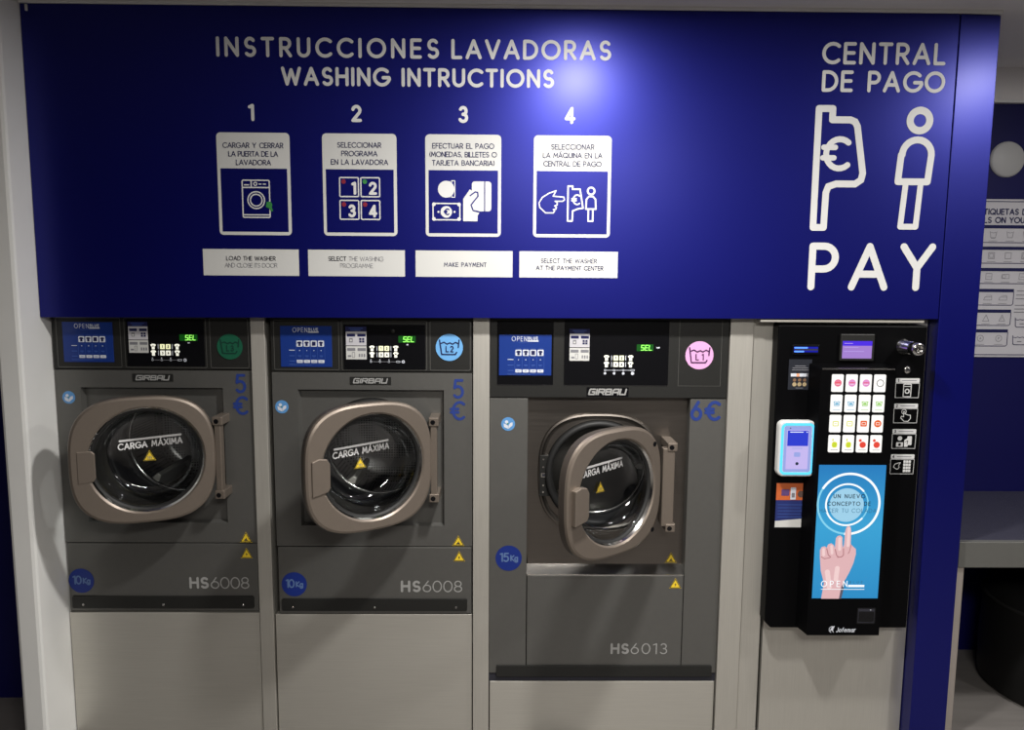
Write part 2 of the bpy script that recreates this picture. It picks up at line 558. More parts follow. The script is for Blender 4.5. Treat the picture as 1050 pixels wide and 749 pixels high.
def text(mb, s, x0, x1, z, h, w, y, m, slant=0.0, wide=None, track=None, caps=8, GL=GL):
    """strokes of the string between x0 and x1, cap height h measured edge to edge, stroke weight w"""
    hh = h - w
    z0 = z + w / 2
    if track is None:
        n = max(1, len(s) - 1)
        k = wide or 1.0
        track = ((x1 - x0 - w) - text_width(s, hh * k, 0, GL)) / n
    else:
        k = wide or 1.0
        x0 = (x0 + x1) / 2 - (text_width(s, hh * k, track, GL) + w) / 2
    x = x0 + w / 2
    for c in s:
        if c == ' ':
            x += .34 * hh * k + track
            continue
        g = GL['A' if c == 'Á' else c]
        for st in g[1]:
            mb.stroke([(x + p[0] * hh * k + slant * p[1] * hh, z0 + p[1] * hh) for p in st], w, y, m, caps=caps)
        if c == 'Á':
            mb.stroke([(x + .38 * hh * k, z0 + 1.14 * hh), (x + .52 * hh * k, z0 + 1.32 * hh)], w, y, m, caps=caps)
        x += g[0] * hh * k + track


class Pic:
    """maps drawing units (u right, v down) onto a plane facing -Y"""

    def __init__(self, mb, x, z, s, y):
        self.mb, self.x, self.z, self.s, self.y = mb, x, z, s, y

    def p(self, u, v):
        return (self.x + u * self.s, self.z - v * self.s)

    def line(self, pts, w, m, closed=False, dy=0.0):
        self.mb.stroke([self.p(*q) for q in pts], w * self.s, self.y - dy, m, closed=closed)

    def poly(self, pts, m, dy=0.0):
        self.mb.poly([self.p(*q) for q in pts], self.y - dy, m)

    def rect(self, u0, v0, u1, v1, m, r=0.0, dy=0.0):
        a, b = self.p(u0, v1), self.p(u1, v0)
        self.mb.rect(a[0], a[1], b[0], b[1], self.y - dy, m, r * self.s)

    def frame(self, u0, v0, u1, v1, w, m, r=3.0, dy=0.0):
        a, b = self.p(u0, v1), self.p(u1, v0)
        pts = rrect(a[0], a[1], b[0], b[1], r * self.s, 4)
        self.mb.stroke(pts, w * self.s, self.y - dy, m, closed=True)

    def disc(self, u, v, r, m, dy=0.0, n=24):
        q = self.p(u, v)
        self.mb.disc(q[0], q[1], r * self.s, self.y - dy, m, n)

    def ring(self, u, v, r0, r1, m, dy=0.0, a0=0, a1=360, n=32):
        q = self.p(u, v)
        self.mb.ring(q[0], q[1], r0 * self.s, r1 * self.s, self.y - dy, m, n, a0, a1)

    def text(self, s, u0, u1, v, h, w, m, dy=0.0, **k):
        a, b = self.p(u0, v), self.p(u1, v)
        text(self.mb, s, a[0], b[0], a[1], h * self.s, w * self.s, self.y - dy, m, **k)


# ================================================================== THE SETTING
def struct(name, mb, bevel=0.0):
    o = mb.build(name, bevel=bevel)
    o['kind'] = 'structure'
    return o


b = MB(); b.box(-3.4, 5.0, -6.0, 0.86, -0.06, 0.0, FLOOR); struct('floor', b)
b = MB(); b.box(-3.4, 5.0, -6.0, 0.86, CEIL, CEIL + 0.06, CEIL_GREY); struct('ceiling', b)
# white pillar closing the machine row on the left, with a rounded front corner
b = MB()
b.prism([(-1.645, 0.0), (-1.566, 0.0), (-1.566, CEIL), (-1.645, CEIL)], -0.114, 0.72, WALL_WHITE)
struct('wall_left', b, bevel=0.012)
b = MB(); b.box(-3.4, -1.648, 0.30, 0.36, 0, CEIL, NAVY); struct('wall_far', b)
b = MB(); b.box(-1.56, 1.64, 0.76, 0.80, 0, CEIL, WALL_WHITE); struct('wall_behind', b)
b = MB(); b.box(1.645, 5.0, 0.70, 0.76, 0, 2.425, NAVY); struct('wall_back', b)
b = MB(); b.box(1.645, 5.0, 0.685, 0.76, 2.432, CEIL, CEIL_GREY); struct('wall_upper', b)
b = MB(); b.box(1.645, 5.0, 0.672, 0.70, 2.424, 2.436, WALL_WHITE); struct('trim_1', b, 0.002)
b = MB(); b.box(5.0, 5.06, -6.0, 0.86, 0, CEIL, DARK_WALL); struct('wall_right', b)
b = MB(); b.box(-3.4, 5.0, -6.06, -6.0, 0, CEIL, DARK_WALL); struct('wall_front', b)
b = MB(); b.box(-3.46, -3.4, -6.0, 0.36, 0, CEIL, DARK_WALL); struct('wall_side', b)
# pale bead between the fascia and the ceiling
b = MB(); b.box(-1.566, 1.634, -0.006, 0.045, 2.557, CEIL, WALL_WHITE); struct('trim_2', b, 0.002)
# brushed steel posts between the machines
for k, (x0, x1) in enumerate(((-0.874, -0.825), (-0.102, -0.044), (0.797, 0.878))):
    b = MB()
    b.box(x0, x1, 0.05, 0.16, 0.0, 1.60, STEEL_V)
    struct('trim_%d' % (k + 3), b, 0.0015)


# ------------------------------------------------------------------ steel panels
def panel(name, x0, x1, z0, z1, y, label, cat, group=None, m=STEEL):
    b = MB()
    b.box(x0, x1, y, y + 0.03, z0, z1, m)
    o = b.build(name, bevel=0.0015)
    tag(o, label, cat, group)
    return o


PG = 'steel plinth panels under the washers'
panel('plinth_panel', -1.562, -0.878, 0.0, 0.468, 0.058, 'brushed steel plinth panel beneath the leftmost washer, beside the white pillar', 'panel', PG)
panel('plinth_panel', -0.820, -0.106, 0.0, 0.462, 0.060, 'brushed steel plinth panel beneath the middle washer', 'panel', PG)
panel('plinth_panel', -0.040, 0.792, 0.0, 0.203, 0.060, 'low brushed steel plinth panel beneath the largest washer', 'panel', PG)
panel('backing_panel', 0.881, 0.953, 0.0, 1.60, 0.060, 'narrow brushed steel panel between largest washer and payment kiosk', 'panel', None, STEEL_V)
panel('backing_panel', 0.965, 1.496, 0.0, 1.60, 0.062, 'wide brushed steel panel behind and below the black payment kiosk', 'panel', None, STEEL_V)

# ------------------------------------------------------------------ blue end panel on the right
b = MB()
b.prism([(1.4985, 0), (1.634, 0), (1.634, 2.554), (1.4985, 2.556)], 0.0, 0.66, BLUE)
end_panel = b.build('end_panel', loc=(1.566, 0.0, 0.0), bevel=0.002)
for v in end_panel.data.vertices:               # its front face is turned a little to the right
    if v.co.y < 0.01:
        v.co.y = (v.co.x + 0.0675) * 0.035
tag(end_panel, 'tall glossy blue end panel to the right of the payment kiosk', 'panel')

# ================================================================== BLUE FASCIA SIGN
FZ0, FZ1 = 1.548, 2.556
fascia = empty('fascia_sign', (-1.566, 0.045, FZ0))
tag(fascia, 'long glossy blue fascia sign with washing instructions above the machines', 'sign')
b = MB()
b.prism([(-1.564, FZ0 - 0.006), (1.4955, FZ0 + 0.006), (1.4955, FZ1), (-1.564, FZ1)], 0.0, 0.044, BLUE)
b.build('board', fascia, bevel=0.0015)
b = MB(); b.box(0.885, 1.45, 0.004, 0.044, FZ0 - 0.007, FZ0 + 0.0005, STEEL_V); tag(b.build('edge_strip', fascia), 'pale metal strip under the blue board')
b = MB(); b.box(-1.545, -1.538, -0.007, -0.0005, 2.532, 2.552, WHITE_VINYL); tag(b.build('clip', fascia, bevel=0.001), 'small white clip at the top left corner')

LY = -0.0012      # lettering plane
for s, x0, x1, z, h in (('INSTRUCCIONES', -0.938, -0.212, 2.396, 0.0635), ('LAVADORAS', -0.172, 0.352, 2.396, 0.0635),
                        ('WASHING', -0.729, -0.374, 2.307, 0.0600), ('INTRUCTIONS', -0.336, 0.166, 2.307, 0.0600)):
    b = MB()
    text(b, s, x0, x1, z, h, 0.0108, LY, WHITE_VINYL)
    tag(b.build('heading_lettering', fascia), s + ' in white capitals')
for s, x in (('1', -0.830), ('2', -0.485), ('3', -0.133), ('4', 0.220)):
    b = MB()
    text(b, s, x - 0.1, x + 0.1, 2.193, 0.055, 0.0105, LY, WHITE_VINYL, track=0)
    tag(b.build('step_number', fascia), 'white step number ' + s)

CARDS = [
    (-0.948, -0.707, ['CARGAR Y CERRAR', 'LA PUERTA DE LA', 'LAVADORA'], (-1.007, -0.686), ['LOAD THE WASHER', 'AND CLOSE ITS DOOR']),
    (-0.600, -0.354, ['SELECCIONAR', 'PROGRAMA', 'EN LA LAVADORA'], (-0.655, -0.330), ['SELECT THE WASHING', 'PROGRAMME']),
    (-0.259, -0.007, ['EFECTUAR EL PAGO', '(MONEDAS, BILLETES O', 'TARJETA BANCARIA)'], (-0.294, 0.033), ['MAKE PAYMENT']),
    (0.101, 0.360, ['SELECCIONAR', 'LA MÁQUINA EN LA', 'CENTRAL DE PAGO'], (0.056, 0.389), ['SELECT THE WASHER', 'AT THE PAYMENT CENTER']),
]


def washer_pictogram(p):
    W_ = WHITE_VINYL
    p.frame(215, 252, 345, 428, 6, W_, 6)
    p.line([(215, 286), (345, 286)], 6, W_)
    p.line([(258, 254), (258, 286)], 6, W_)
    p.line([(226, 274), (246, 274)], 6, W_)
    p.ring(278, 269, 5, 10, W_)
    p.line([(296, 270), (306, 270)], 5, W_)
    p.line([(316, 270), (328, 270)], 5, W_)
    p.ring(280, 346, 37, 43, W_)
    p.ring(280, 346, 25, 31, W_)
    p.line([(220, 416), (344, 416)], 6, W_)
    p.poly([(330, 354), (348, 352), (358, 366), (354, 378), (360, 396), (352, 400), (340, 384), (326, 378)], LEAF_GREEN, dy=0.0006)


def digits_pictogram(p):
    W_ = WHITE_VINYL
    for s, u, v, c in (('1', 668, 236, DULL_RED), ('2', 770, 236, LEAF_GREEN), ('3', 668, 344, DULL_RED), ('4', 770, 344, DULL_RED)):
        p.frame(u + 3, v + 3, u + 93, v + 93, 6, W_, 5)
        p.text(s, u + 50 if s == '1' else u + 40, u + 92 if s == '1' else u + 80, v + 84, 62, 13, W_, track=0)
        p.disc(u + 22, v + 22, 11, c, dy=0.0006, n=14)


def money_pictogram(p):
    W_ = WHITE_VINYL
    # coin going into a slot
    p.disc(172, 292, 40, W_)
    p.rect(172, 254, 192, 330, W_)
    p.frame(198, 252, 214, 330, 4, W_, 1)
    # banknote
    p.frame(108, 360, 238, 438, 6, W_, 2)
    for u, v in ((112, 364), (234, 364), (112, 434), (234, 434)):
        p.disc(u, v, 9, W_)
    p.disc(172, 400, 28, W_)
    p.text('€', 158, 188, 416, 33, 6, BLUE, dy=0.0006, track=0)
    p.disc(134, 400, 5, W_)
    p.disc(212, 400, 5, W_)
    # hand holding a card
    p.rect(296, 254, 390, 396, W_, 14)
    p.line([(358, 254), (358, 396)], 5, BLUE, dy=0.0006)
    p.poly([(254, 338), (286, 292), (300, 300), (318, 300), (330, 312), (322, 340), (292, 366), (300, 396), (332, 404), (324, 416), (324, 444), (254, 444)], W_, dy=0.0004)
    p.line([(288, 322), (312, 304), (324, 306), (326, 324), (292, 366), (302, 392), (330, 398)], 6, BLUE, dy=0.0008)


def point_pictogram(p):
    W_ = WHITE_VINYL
    p.line([(640, 408), (612, 382), (608, 360), (624, 334), (656, 314), (690, 302), (676, 328), (728, 332), (731, 346), (722, 352), (686, 352),
            (696, 358), (696, 370), (684, 374), (692, 380), (690, 390), (678, 392), (684, 398), (678, 408)], 6, W_, closed=True)
    # machine
    p.line([(748, 446), (748, 280), (770, 280), (770, 294), (806, 294), (822, 384), (796, 388), (772, 398), (770, 446)], 8, W_, closed=True)
    p.text('€', 764, 806, 370, 52, 7, W_, track=0)
    # person
    p.ring(860, 302, 12, 21, W_)
    p.line([(836, 388), (838, 342), (850, 328), (870, 328), (882, 342), (884, 388)], 8, W_, closed=True)
    p.line([(848, 390), (848, 446), (870, 446), (870, 390)], 8, W_)


PICS = [washer_pictogram, digits_pictogram, money_pictogram, point_pictogram]
U = 0.003133 / 4.54            # metres per drawing unit on the fascia
ORIG = [(-0.948 - 98 * U, 2.155 + 30 * U), (-0.600 - 590 * U, 2.156 + 32 * U), (-0.259 - 72 * U, 2.158 + 31 * U), (0.101 - 580 * U, 2.158 + 38 * U)]
for k, (x0, x1, lines, (lx0, lx1), cap) in enumerate(CARDS):
    z1, z0 = 2.156, 1.822
    b = MB()
    b.rect(x0, z0, x1, z1, LY, CARD_WHITE, 0.014)
    b.rect(x0 + 0.0105, z0 + 0.011, x1 - 0.0105, 2.040, LY - 0.0006, BLUE, 0.0)
    card = b.build('instruction_card', fascia)
    tag(card, 'white card reading ' + ' '.join(lines))
    t = MB()
    xm = (x0 + x1) / 2
    for i, s in enumerate(lines):
        hw = [(.100, .082, .058), (.073, .060, .095), (.103, .112, .104), (.072, .099, .097)][k][i]
        text(t, s, xm - hw, xm + hw, 2.110 - 0.0275 * i - (0.004 if k == 0 else 0), 0.0178, 0.0024, LY - 0.0010, INK_NAVY, caps=6)
    t.build('card_text', card)
    t = MB()
    PICS[k](Pic(t, ORIG[k][0], ORIG[k][1], U, LY - 0.0014))
    t.build('pictogram', card)
    b = MB()
    b.rect(lx0, 1.687, lx1, 1.775, LY, CARD_WHITE, 0.0)
    lab = b.build('caption_label', fascia)
    tag(lab, 'white caption reading ' + ' '.join(cap))
    t = MB()
    lm = (lx0 + lx1) / 2
    if k == 0:
        text(t, cap[0], lm - .083, lm + .083, 1.737, 0.0150, 0.0021, LY - 0.0008, INK, caps=6)
        text(t, cap[1], lm - .088, lm + .088, 1.714, 0.0150, 0.0014, LY - 0.0008, INK_GREY, caps=6)
    elif k == 1:
        text(t, 'SELECT', lm - .095, lm - .034, 1.738, 0.0150, 0.0021, LY - 0.0008, INK, caps=6)
        text(t, 'THE WASHING', lm - .026, lm + .090, 1.738, 0.0150, 0.0012, LY - 0.0008, INK_GREY, caps=6)
        text(t, cap[1], lm - .055, lm + .055, 1.715, 0.0150, 0.0012, LY - 0.0008, INK_GREY, caps=6)
    elif k == 2:
        text(t, cap[0], lm - .068, lm + .076, 1.721, 0.0150, 0.0020, LY - 0.0008, INK_NAVY, caps=6)
    else:
        text(t, cap[0], lm - .094, lm + .096, 1.736, 0.0150, 0.0018, LY - 0.0008, INK_NAVY, caps=6)
        text(t, cap[1], lm - .110, lm + .118, 1.712, 0.0150, 0.0020, LY - 0.0008, INK_NAVY, caps=6)
    t.build('caption_text', lab)

b = MB()
text(b, 'CENTRAL', 1.047, 1.457, 2.392, 0.071, 0.0115, LY, WHITE_VINYL)
text(b, 'DE PAGO', 1.051, 1.461, 2.304, 0.069, 0.0115, LY, WHITE_VINYL)
tag(b.build('sign_lettering', fascia), 'CENTRAL DE PAGO in white capitals')
b = MB(); text(b, 'PAY', 1.038, 1.470, 1.650, 0.161, 0.0240, LY, WHITE_VINYL, wide=1.02)
tag(b.build('sign_lettering', fascia), 'PAY in large white capitals')
# machine-with-euro pictogram (drawing units = units of the 4.16x crop, about 0.745 mm)
V_ = 0.0031 / 4.16
b = MB()
p = Pic(b, 1.027 - 160 * V_, 2.264 + 362 * V_, V_, LY)
mach = [(186, 902), (186, 380), (248, 380), (248, 428), (330, 428), (350, 436), (362, 456), (398, 660), (392, 690), (366, 708), (280, 708), (246, 720), (236, 748), (234, 902)]
p.line(mach, 30, WHITE_VINYL, closed=True)
p.line(arc(288, -576, 60, 64, 55, 305, 18) and [(u, -v) for u, v in arc(288, -576, 60, 64, 50, 310, 18)], 26, WHITE_VINYL)
p.line([(216, 548), (268, 548)], 24, WHITE_VINYL)
p.line([(214, 594), (264, 594)], 24, WHITE_VINYL)
tag(b.build('payment_pictogram', fascia), 'white outline of a payment machine with a euro sign')
b = MB()
p = Pic(b, 1.317 - 520 * V_, 2.261 + 378 * V_, V_, LY)
p.ring(612, 440, 28, 60, WHITE_VINYL, n=44)
p.line([(530, 708), (538, 590)] + [(u, -v) for u, v in arc(608, -590, 66, 66, 180, 0, 14)] + [(674, 590), (664, 708)], 30, WHITE_VINYL, closed=True)
p.line([(566, 722), (554, 908), (624, 908), (634, 722)], 26, WHITE_VINYL)
tag(b.build('person_pictogram', fascia), 'white outline of a standing person')


# ================================================================== WASHING MACHINES
def shirt(p, u, v, s, m, dy=0.0):
    p.poly([(u + s * a, v + s * c) for a, c in ((-.5, -.32), (-.22, -.5), (.22, -.5), (.5, -.32), (.38, -.06), (.26, -.14), (.26, .5), (-.26, .5), (-.26, -.14), (-.38, -.06))], m, dy)


def programme_sheet(parent, x0, z0, x1, z1, y):
    """blue printed programme sheet; drawn in a 100 x 82 grid"""
    b = MB()
    b.box(x0, x1, y, y + 0.002, z0, z1, SHEET_BLUE)
    s = (x1 - x0) / 100
    p = Pic(b, x0, z1, s, y - 0.0006)
    p.text('OPEN', 24, 53, 12.5, 9.5, 0.9, PALE, wide=.78)
    p.text('BLUE', 55, 74, 9.6, 6, 1.2, PALE)
    p.rect(54, 10.6, 75, 13.2, PALE)
    p.line([(36, 15.6), (64, 15.6)], 0.5, SHEET_MID)
    for k in range(4):
        u = 31 + 14 * k
        p.frame(u - 1, 34, u + 13, 70, 0.5, SHEET_MID, 0.6)
        p.line([(u + 2, 26), (u + 10, 26)], 0.5, SHEET_MID)
        p.rect(u, 28.5, u + 12, 40.5, PALE, 1.6)
        if k == 2:
            p.rect(u + 2.5, 30.5, u + 9.5, 38.5, INK_NAVY, 0, dy=0.0005)
        else:
            shirt(p, u + 6, 34.8, 8.5, INK_NAVY, dy=0.0005)
        p.disc(u + 6, 48, 1.0, PALE, n=10)
        p.line([(u + 3, 58.5), (u + 9, 58.5)], 1.4, SHEET_MID)
        p.line([(u + 4, 60.5), (u + 8, 60.5)], 0.8, SHEET_MID)
        p.rect(u, 66.5, u + 12, 72.5, PALE, 1.0)
        p.line([(u + 4, 69.5), (u + 8, 69.5)], 0.7, SHEET_MID, dy=0.0005)
    for v in (47.5, 58.5, 68.8):
        p.line([(17, v), (27, v)], 1.3, PALE if v < 58 else SHEET_MID)
    p.line([(16, 74.8), (84, 74.8)], 0.6, SHEET_MID)
    p.line([(16, 76.6), (60, 76.6)], 0.6, SHEET_MID)
    o = b.build('programme_sheet', parent)
    return tag(o, 'blue printed sheet with washing programmes')


def display_panel(parent, x0, z0, x1, z1, y, big=False):
    """black display field with sticker, keys and read-out"""
    b = MB()
    b.box(x0, x1, y, y + 0.004, z0, z1, BLACK_GLOSS)
    d = b.build('display_panel', parent)
    tag(d, 'glossy black display field')
    return d


def step_sticker(mb, x, z, s, y):
    """small instruction sticker, 60 x 92 units, top left corner at x, z"""
    p = Pic(mb, x, z, s, y)
    p.rect(0, 0, 58, 14, INK_NAVY, 0)
    p.line([(10, 5), (48, 5)], 1.6, SHEET_MID, dy=.0005)
    p.line([(14, 10), (42, 10)], 1.4, SHEET_MID, dy=.0005)
    p.rect(1, 14, 58, 53, PAPER)
    p.rect(1, 55, 58, 92, CARD_WHITE)
    for u in (4, 33):
        for v in (20, 60):
            p.rect(u, v, u + 23, v + 8, INK_GREY if v > 30 else INK_NAVY, 1, dy=.0005)
    p.rect(10, 32, 20, 44, INK_GREY, 1, dy=.0005)
    p.disc(15, 39, 3, CARD_WHITE, dy=.001, n=10)
    for u, v in ((38, 32), (46, 32), (38, 39), (46, 39)):
        p.rect(u, v, u + 6, v + 5.5, INK_NAVY, 0, dy=.0005)
    p.rect(6, 80, 15, 85, INK_GREY, 1, dy=.0005)
    p.frame(18, 72, 25, 86, 1.2, INK_GREY, 1, dy=.0005)
    for u in (36, 43, 50):
        p.rect(u, 76, u + 4, 85, INK_GREY, 1, dy=.0005)


SEG = {'S': [0, 1, 3, 5, 6], 'E': [0, 1, 3, 4, 6], 'L': [1, 4, 6]}


def readout(mb, x0, z0, x1, z1, y):
    mb.rect(x0, z0, x1, z1, y, GREEN_DIM, 0.002)
    h = (z1 - z0) * 0.72
    zc = (z0 + z1) / 2
    w = h * 0.52
    xs = x1 - (x1 - x0) * 0.10 - 3 * w - 2 * w * 0.55
    for i, c in enumerate('SEL'):
        x = xs + i * w * 1.55
        P = [((0, .5), (1, .5)), ((0, .5), (0, 0)), ((1, .5), (1, 0)), ((0, 0), (1, 0)), ((0, 0), (0, -.5)), ((1, 0), (1, -.5)), ((0, -.5), (1, -.5))]
        for k in SEG[c]:
            (a, c0), (e, c1) = P[k]
            q = [(x + (a * w) + 0.12 * c0 * h, zc + c0 * h), (x + e * w + 0.12 * c1 * h, zc + c1 * h)]
            mb.stroke(q, h * 0.15, y - 0.0006, GREEN_LED)


def keys(mb, x, z, s, y, big):
    """two rows of shirts, number keys and bars; 440 x 210 units from the top left"""
    p = Pic(mb, x, z, s, y)
    for r, v in enumerate((30, 108)):
        shirt(p, 35, v, 68, LAMP_WHITE)
        shirt(p, 325, v, 68, LAMP_WHITE)
        if r == 0:
            p.rect(28, v - 14, 42, v + 2, BLACK_GLOSS, 2, dy=.0005)
            p.rect(316, v - 14, 334, v - 2, INK_GREY, 2, dy=.0005)
        else:
            p.poly([(312, v - 18), (326, v - 16), (340, v + 2), (322, v + 2)], BLACK_GLOSS, dy=.0005)
        for k, u in enumerate((118, 188)):
            p.rect(u, v - 30, u + 57, v + 30, LAMP_YEL if r == 0 else LAMP_WHITE, 6)
            p.text('1234'[2 * r + k], u + 14, u + 43, v + 17, 34, 8, INK, dy=.0005, track=0)
        for u in (96, 266):
            p.line([(u, v - 26), (u, v + 26)], 8, PALE)
    # programme progress line
    v = 178 if big else 194
    p.line([(20, v), (330, v)], 5, INK_GREY if not big else PALE)
    for u in (20, 130, 240):
        p.ring(u, v, 7, 13, PALE, n=14)
        p.disc(u, v, 7, BLACK_GLOSS, dy=.0005, n=10)
        if big:
            p.disc(u, v + 38, 16, PALE, n=14)
        else:
            p.rect(u - 6, v - 30, u + 6, v - 18, PALE, 1)
    p.frame(330, v - 9, 374, v + 9, 5, PALE, 2)
    if big:
        p.disc(352, v + 38, 20, PALE, n=14)
    else:
        p.disc(415, v, 20, PALE, n=16)
        p.disc(415, v, 8, INK, dy=.0005, n=10)


def wash_badge(parent, x, z, r, y, m, ink, word):
    """round sticker with a wash-tub sign"""
    b = MB()
    b.disc(x, z, r, y, m, n=48)
    p = Pic(b, x, z, r / 50, y - 0.0008)
    p.line([(-36, -27), (-28, 26), (22, 26), (27, 18)], 5, ink)
    p.line([(36, -27), (33, 0)], 5, ink)
    p.line([(-33, -14), (-20, -19), (-8, -12), (2, -17), (12, -12), (23, -19), (34, -13)], 4.5, ink)
    p.text(word, -14, 16, 18, 24, 4, ink, wide=.9)
    o = b.build('machine_badge', parent)
    return o


def warn(mb, x, z, w, y, sign='bolt'):
    """yellow triangle, base centre at x, z"""
    h = w * 0.88
    mb.poly([(x - w / 2, z), (x + w / 2, z), (x, z + h)], y, YELLOW)
    mb.stroke([(x - w * .43, z + .06 * h), (x + w * .43, z + .06 * h), (x, z + .9 * h)], w * 0.05, y - .0004, INK, closed=True, caps=6)
    mb.poly([(x - w * .38, z + .10 * h), (x + w * .38, z + .10 * h), (x, z + .83 * h)], y - .0008, YELLOW)
    if sign == 'bolt':
        mb.poly([(x + .04 * w, z + .58 * h), (x - .08 * w, z + .34 * h), (x, z + .34 * h), (x - .04 * w, z + .14 * h), (x + .09 * w, z + .42 * h), (x + .01 * w, z + .42 * h)], y - .0012, INK)
    elif sign == 'hand':
        mb.poly([(x - .18 * w, z + .16 * h), (x + .20 * w, z + .16 * h), (x + .06 * w, z + .30 * h), (x + .04 * w, z + .48 * h), (x - .04 * w, z + .34 * h)], y - .0012, INK)
    else:
        for k in (-.12, 0, .12):
            mb.stroke([(x + k * w, z + .18 * h), (x + k * w + .03 * w, z + .30 * h), (x + k * w - .02 * w, z + .42 * h)], .05 * w, y - .0012, INK_GREY, caps=6)


def machine_lettering(mb, s, x0, x1, z, h, y):
    """bold HS followed by light digits"""
    n = (x1 - x0)
    text(mb, 'HS', x0, x0 + n * .325, z, h, h * 0.20, y, LETTER_SILVER, wide=1.12)
    text(mb, s, x0 + n * .355, x1, z, h, h * 0.095, y, LETTER_SILVER, wide=1.22)


def drum_and_gasket(root, cx, cz, yf, r):
    b = MB()
    b.lathe(cx, cz, [(r + 0.035, yf + 0.14), (r + 0.075, yf + 0.15), (r + 0.075, yf + 0.44), (r + 0.03, yf + 0.47), (0.001, yf + 0.49)], DRUM, n=56)
    d = b.build('drum', root, loc=(cx, yf + 0.3, cz))
    for k in range(3):        # three lifting ribs
        b = MB()
        a = math.radians(90 + 120 * k + 25)
        x, z = cx + (r + 0.05) * math.cos(a), cz + (r + 0.05) * math.sin(a)
        t = Vector((-math.sin(a), math.cos(a))) * 0.028
        n = Vector((math.cos(a), math.sin(a))) * 0.05
        q = [(x - t.x + n.x * .4, z - t.y + n.y * .4), (x + t.x + n.x * .4, z + t.y + n.y * .4), (x + t.x * .3 - n.x, z + t.y * .3 - n.y), (x - t.x * .3 - n.x, z - t.y * .3 - n.y)]
        b.prism(q, yf + 0.16, yf + 0.46, STEEL)
        b.build('lifter', d, bevel=0.004)
    b = MB()
    b.lathe(cx, cz, [(r + 0.028, yf), (r + 0.030, yf - 0.022), (r + 0.018, yf - 0.032), (r + 0.006, yf - 0.022), (r + 0.002, yf + 0.01), (r + 0.012, yf + 0.06), (r + 0.036, yf + 0.13), (r + 0.036, yf + 0.145)],
            RUBBER, n=56)
    b.build('gasket', root)
    b = MB()
    b.lathe(cx, cz, [(r + 0.034, yf + 0.146), (r + 0.030, yf + 0.136), (r + 0.022, yf + 0.140), (r + 0.022, yf + 0.152)], CHROME, n=56)
    b.build('drum_rim', root)


DW, DH, GR = 0.448, 0.432, 0.174        # door plate and glass radius
GAP = 0.030


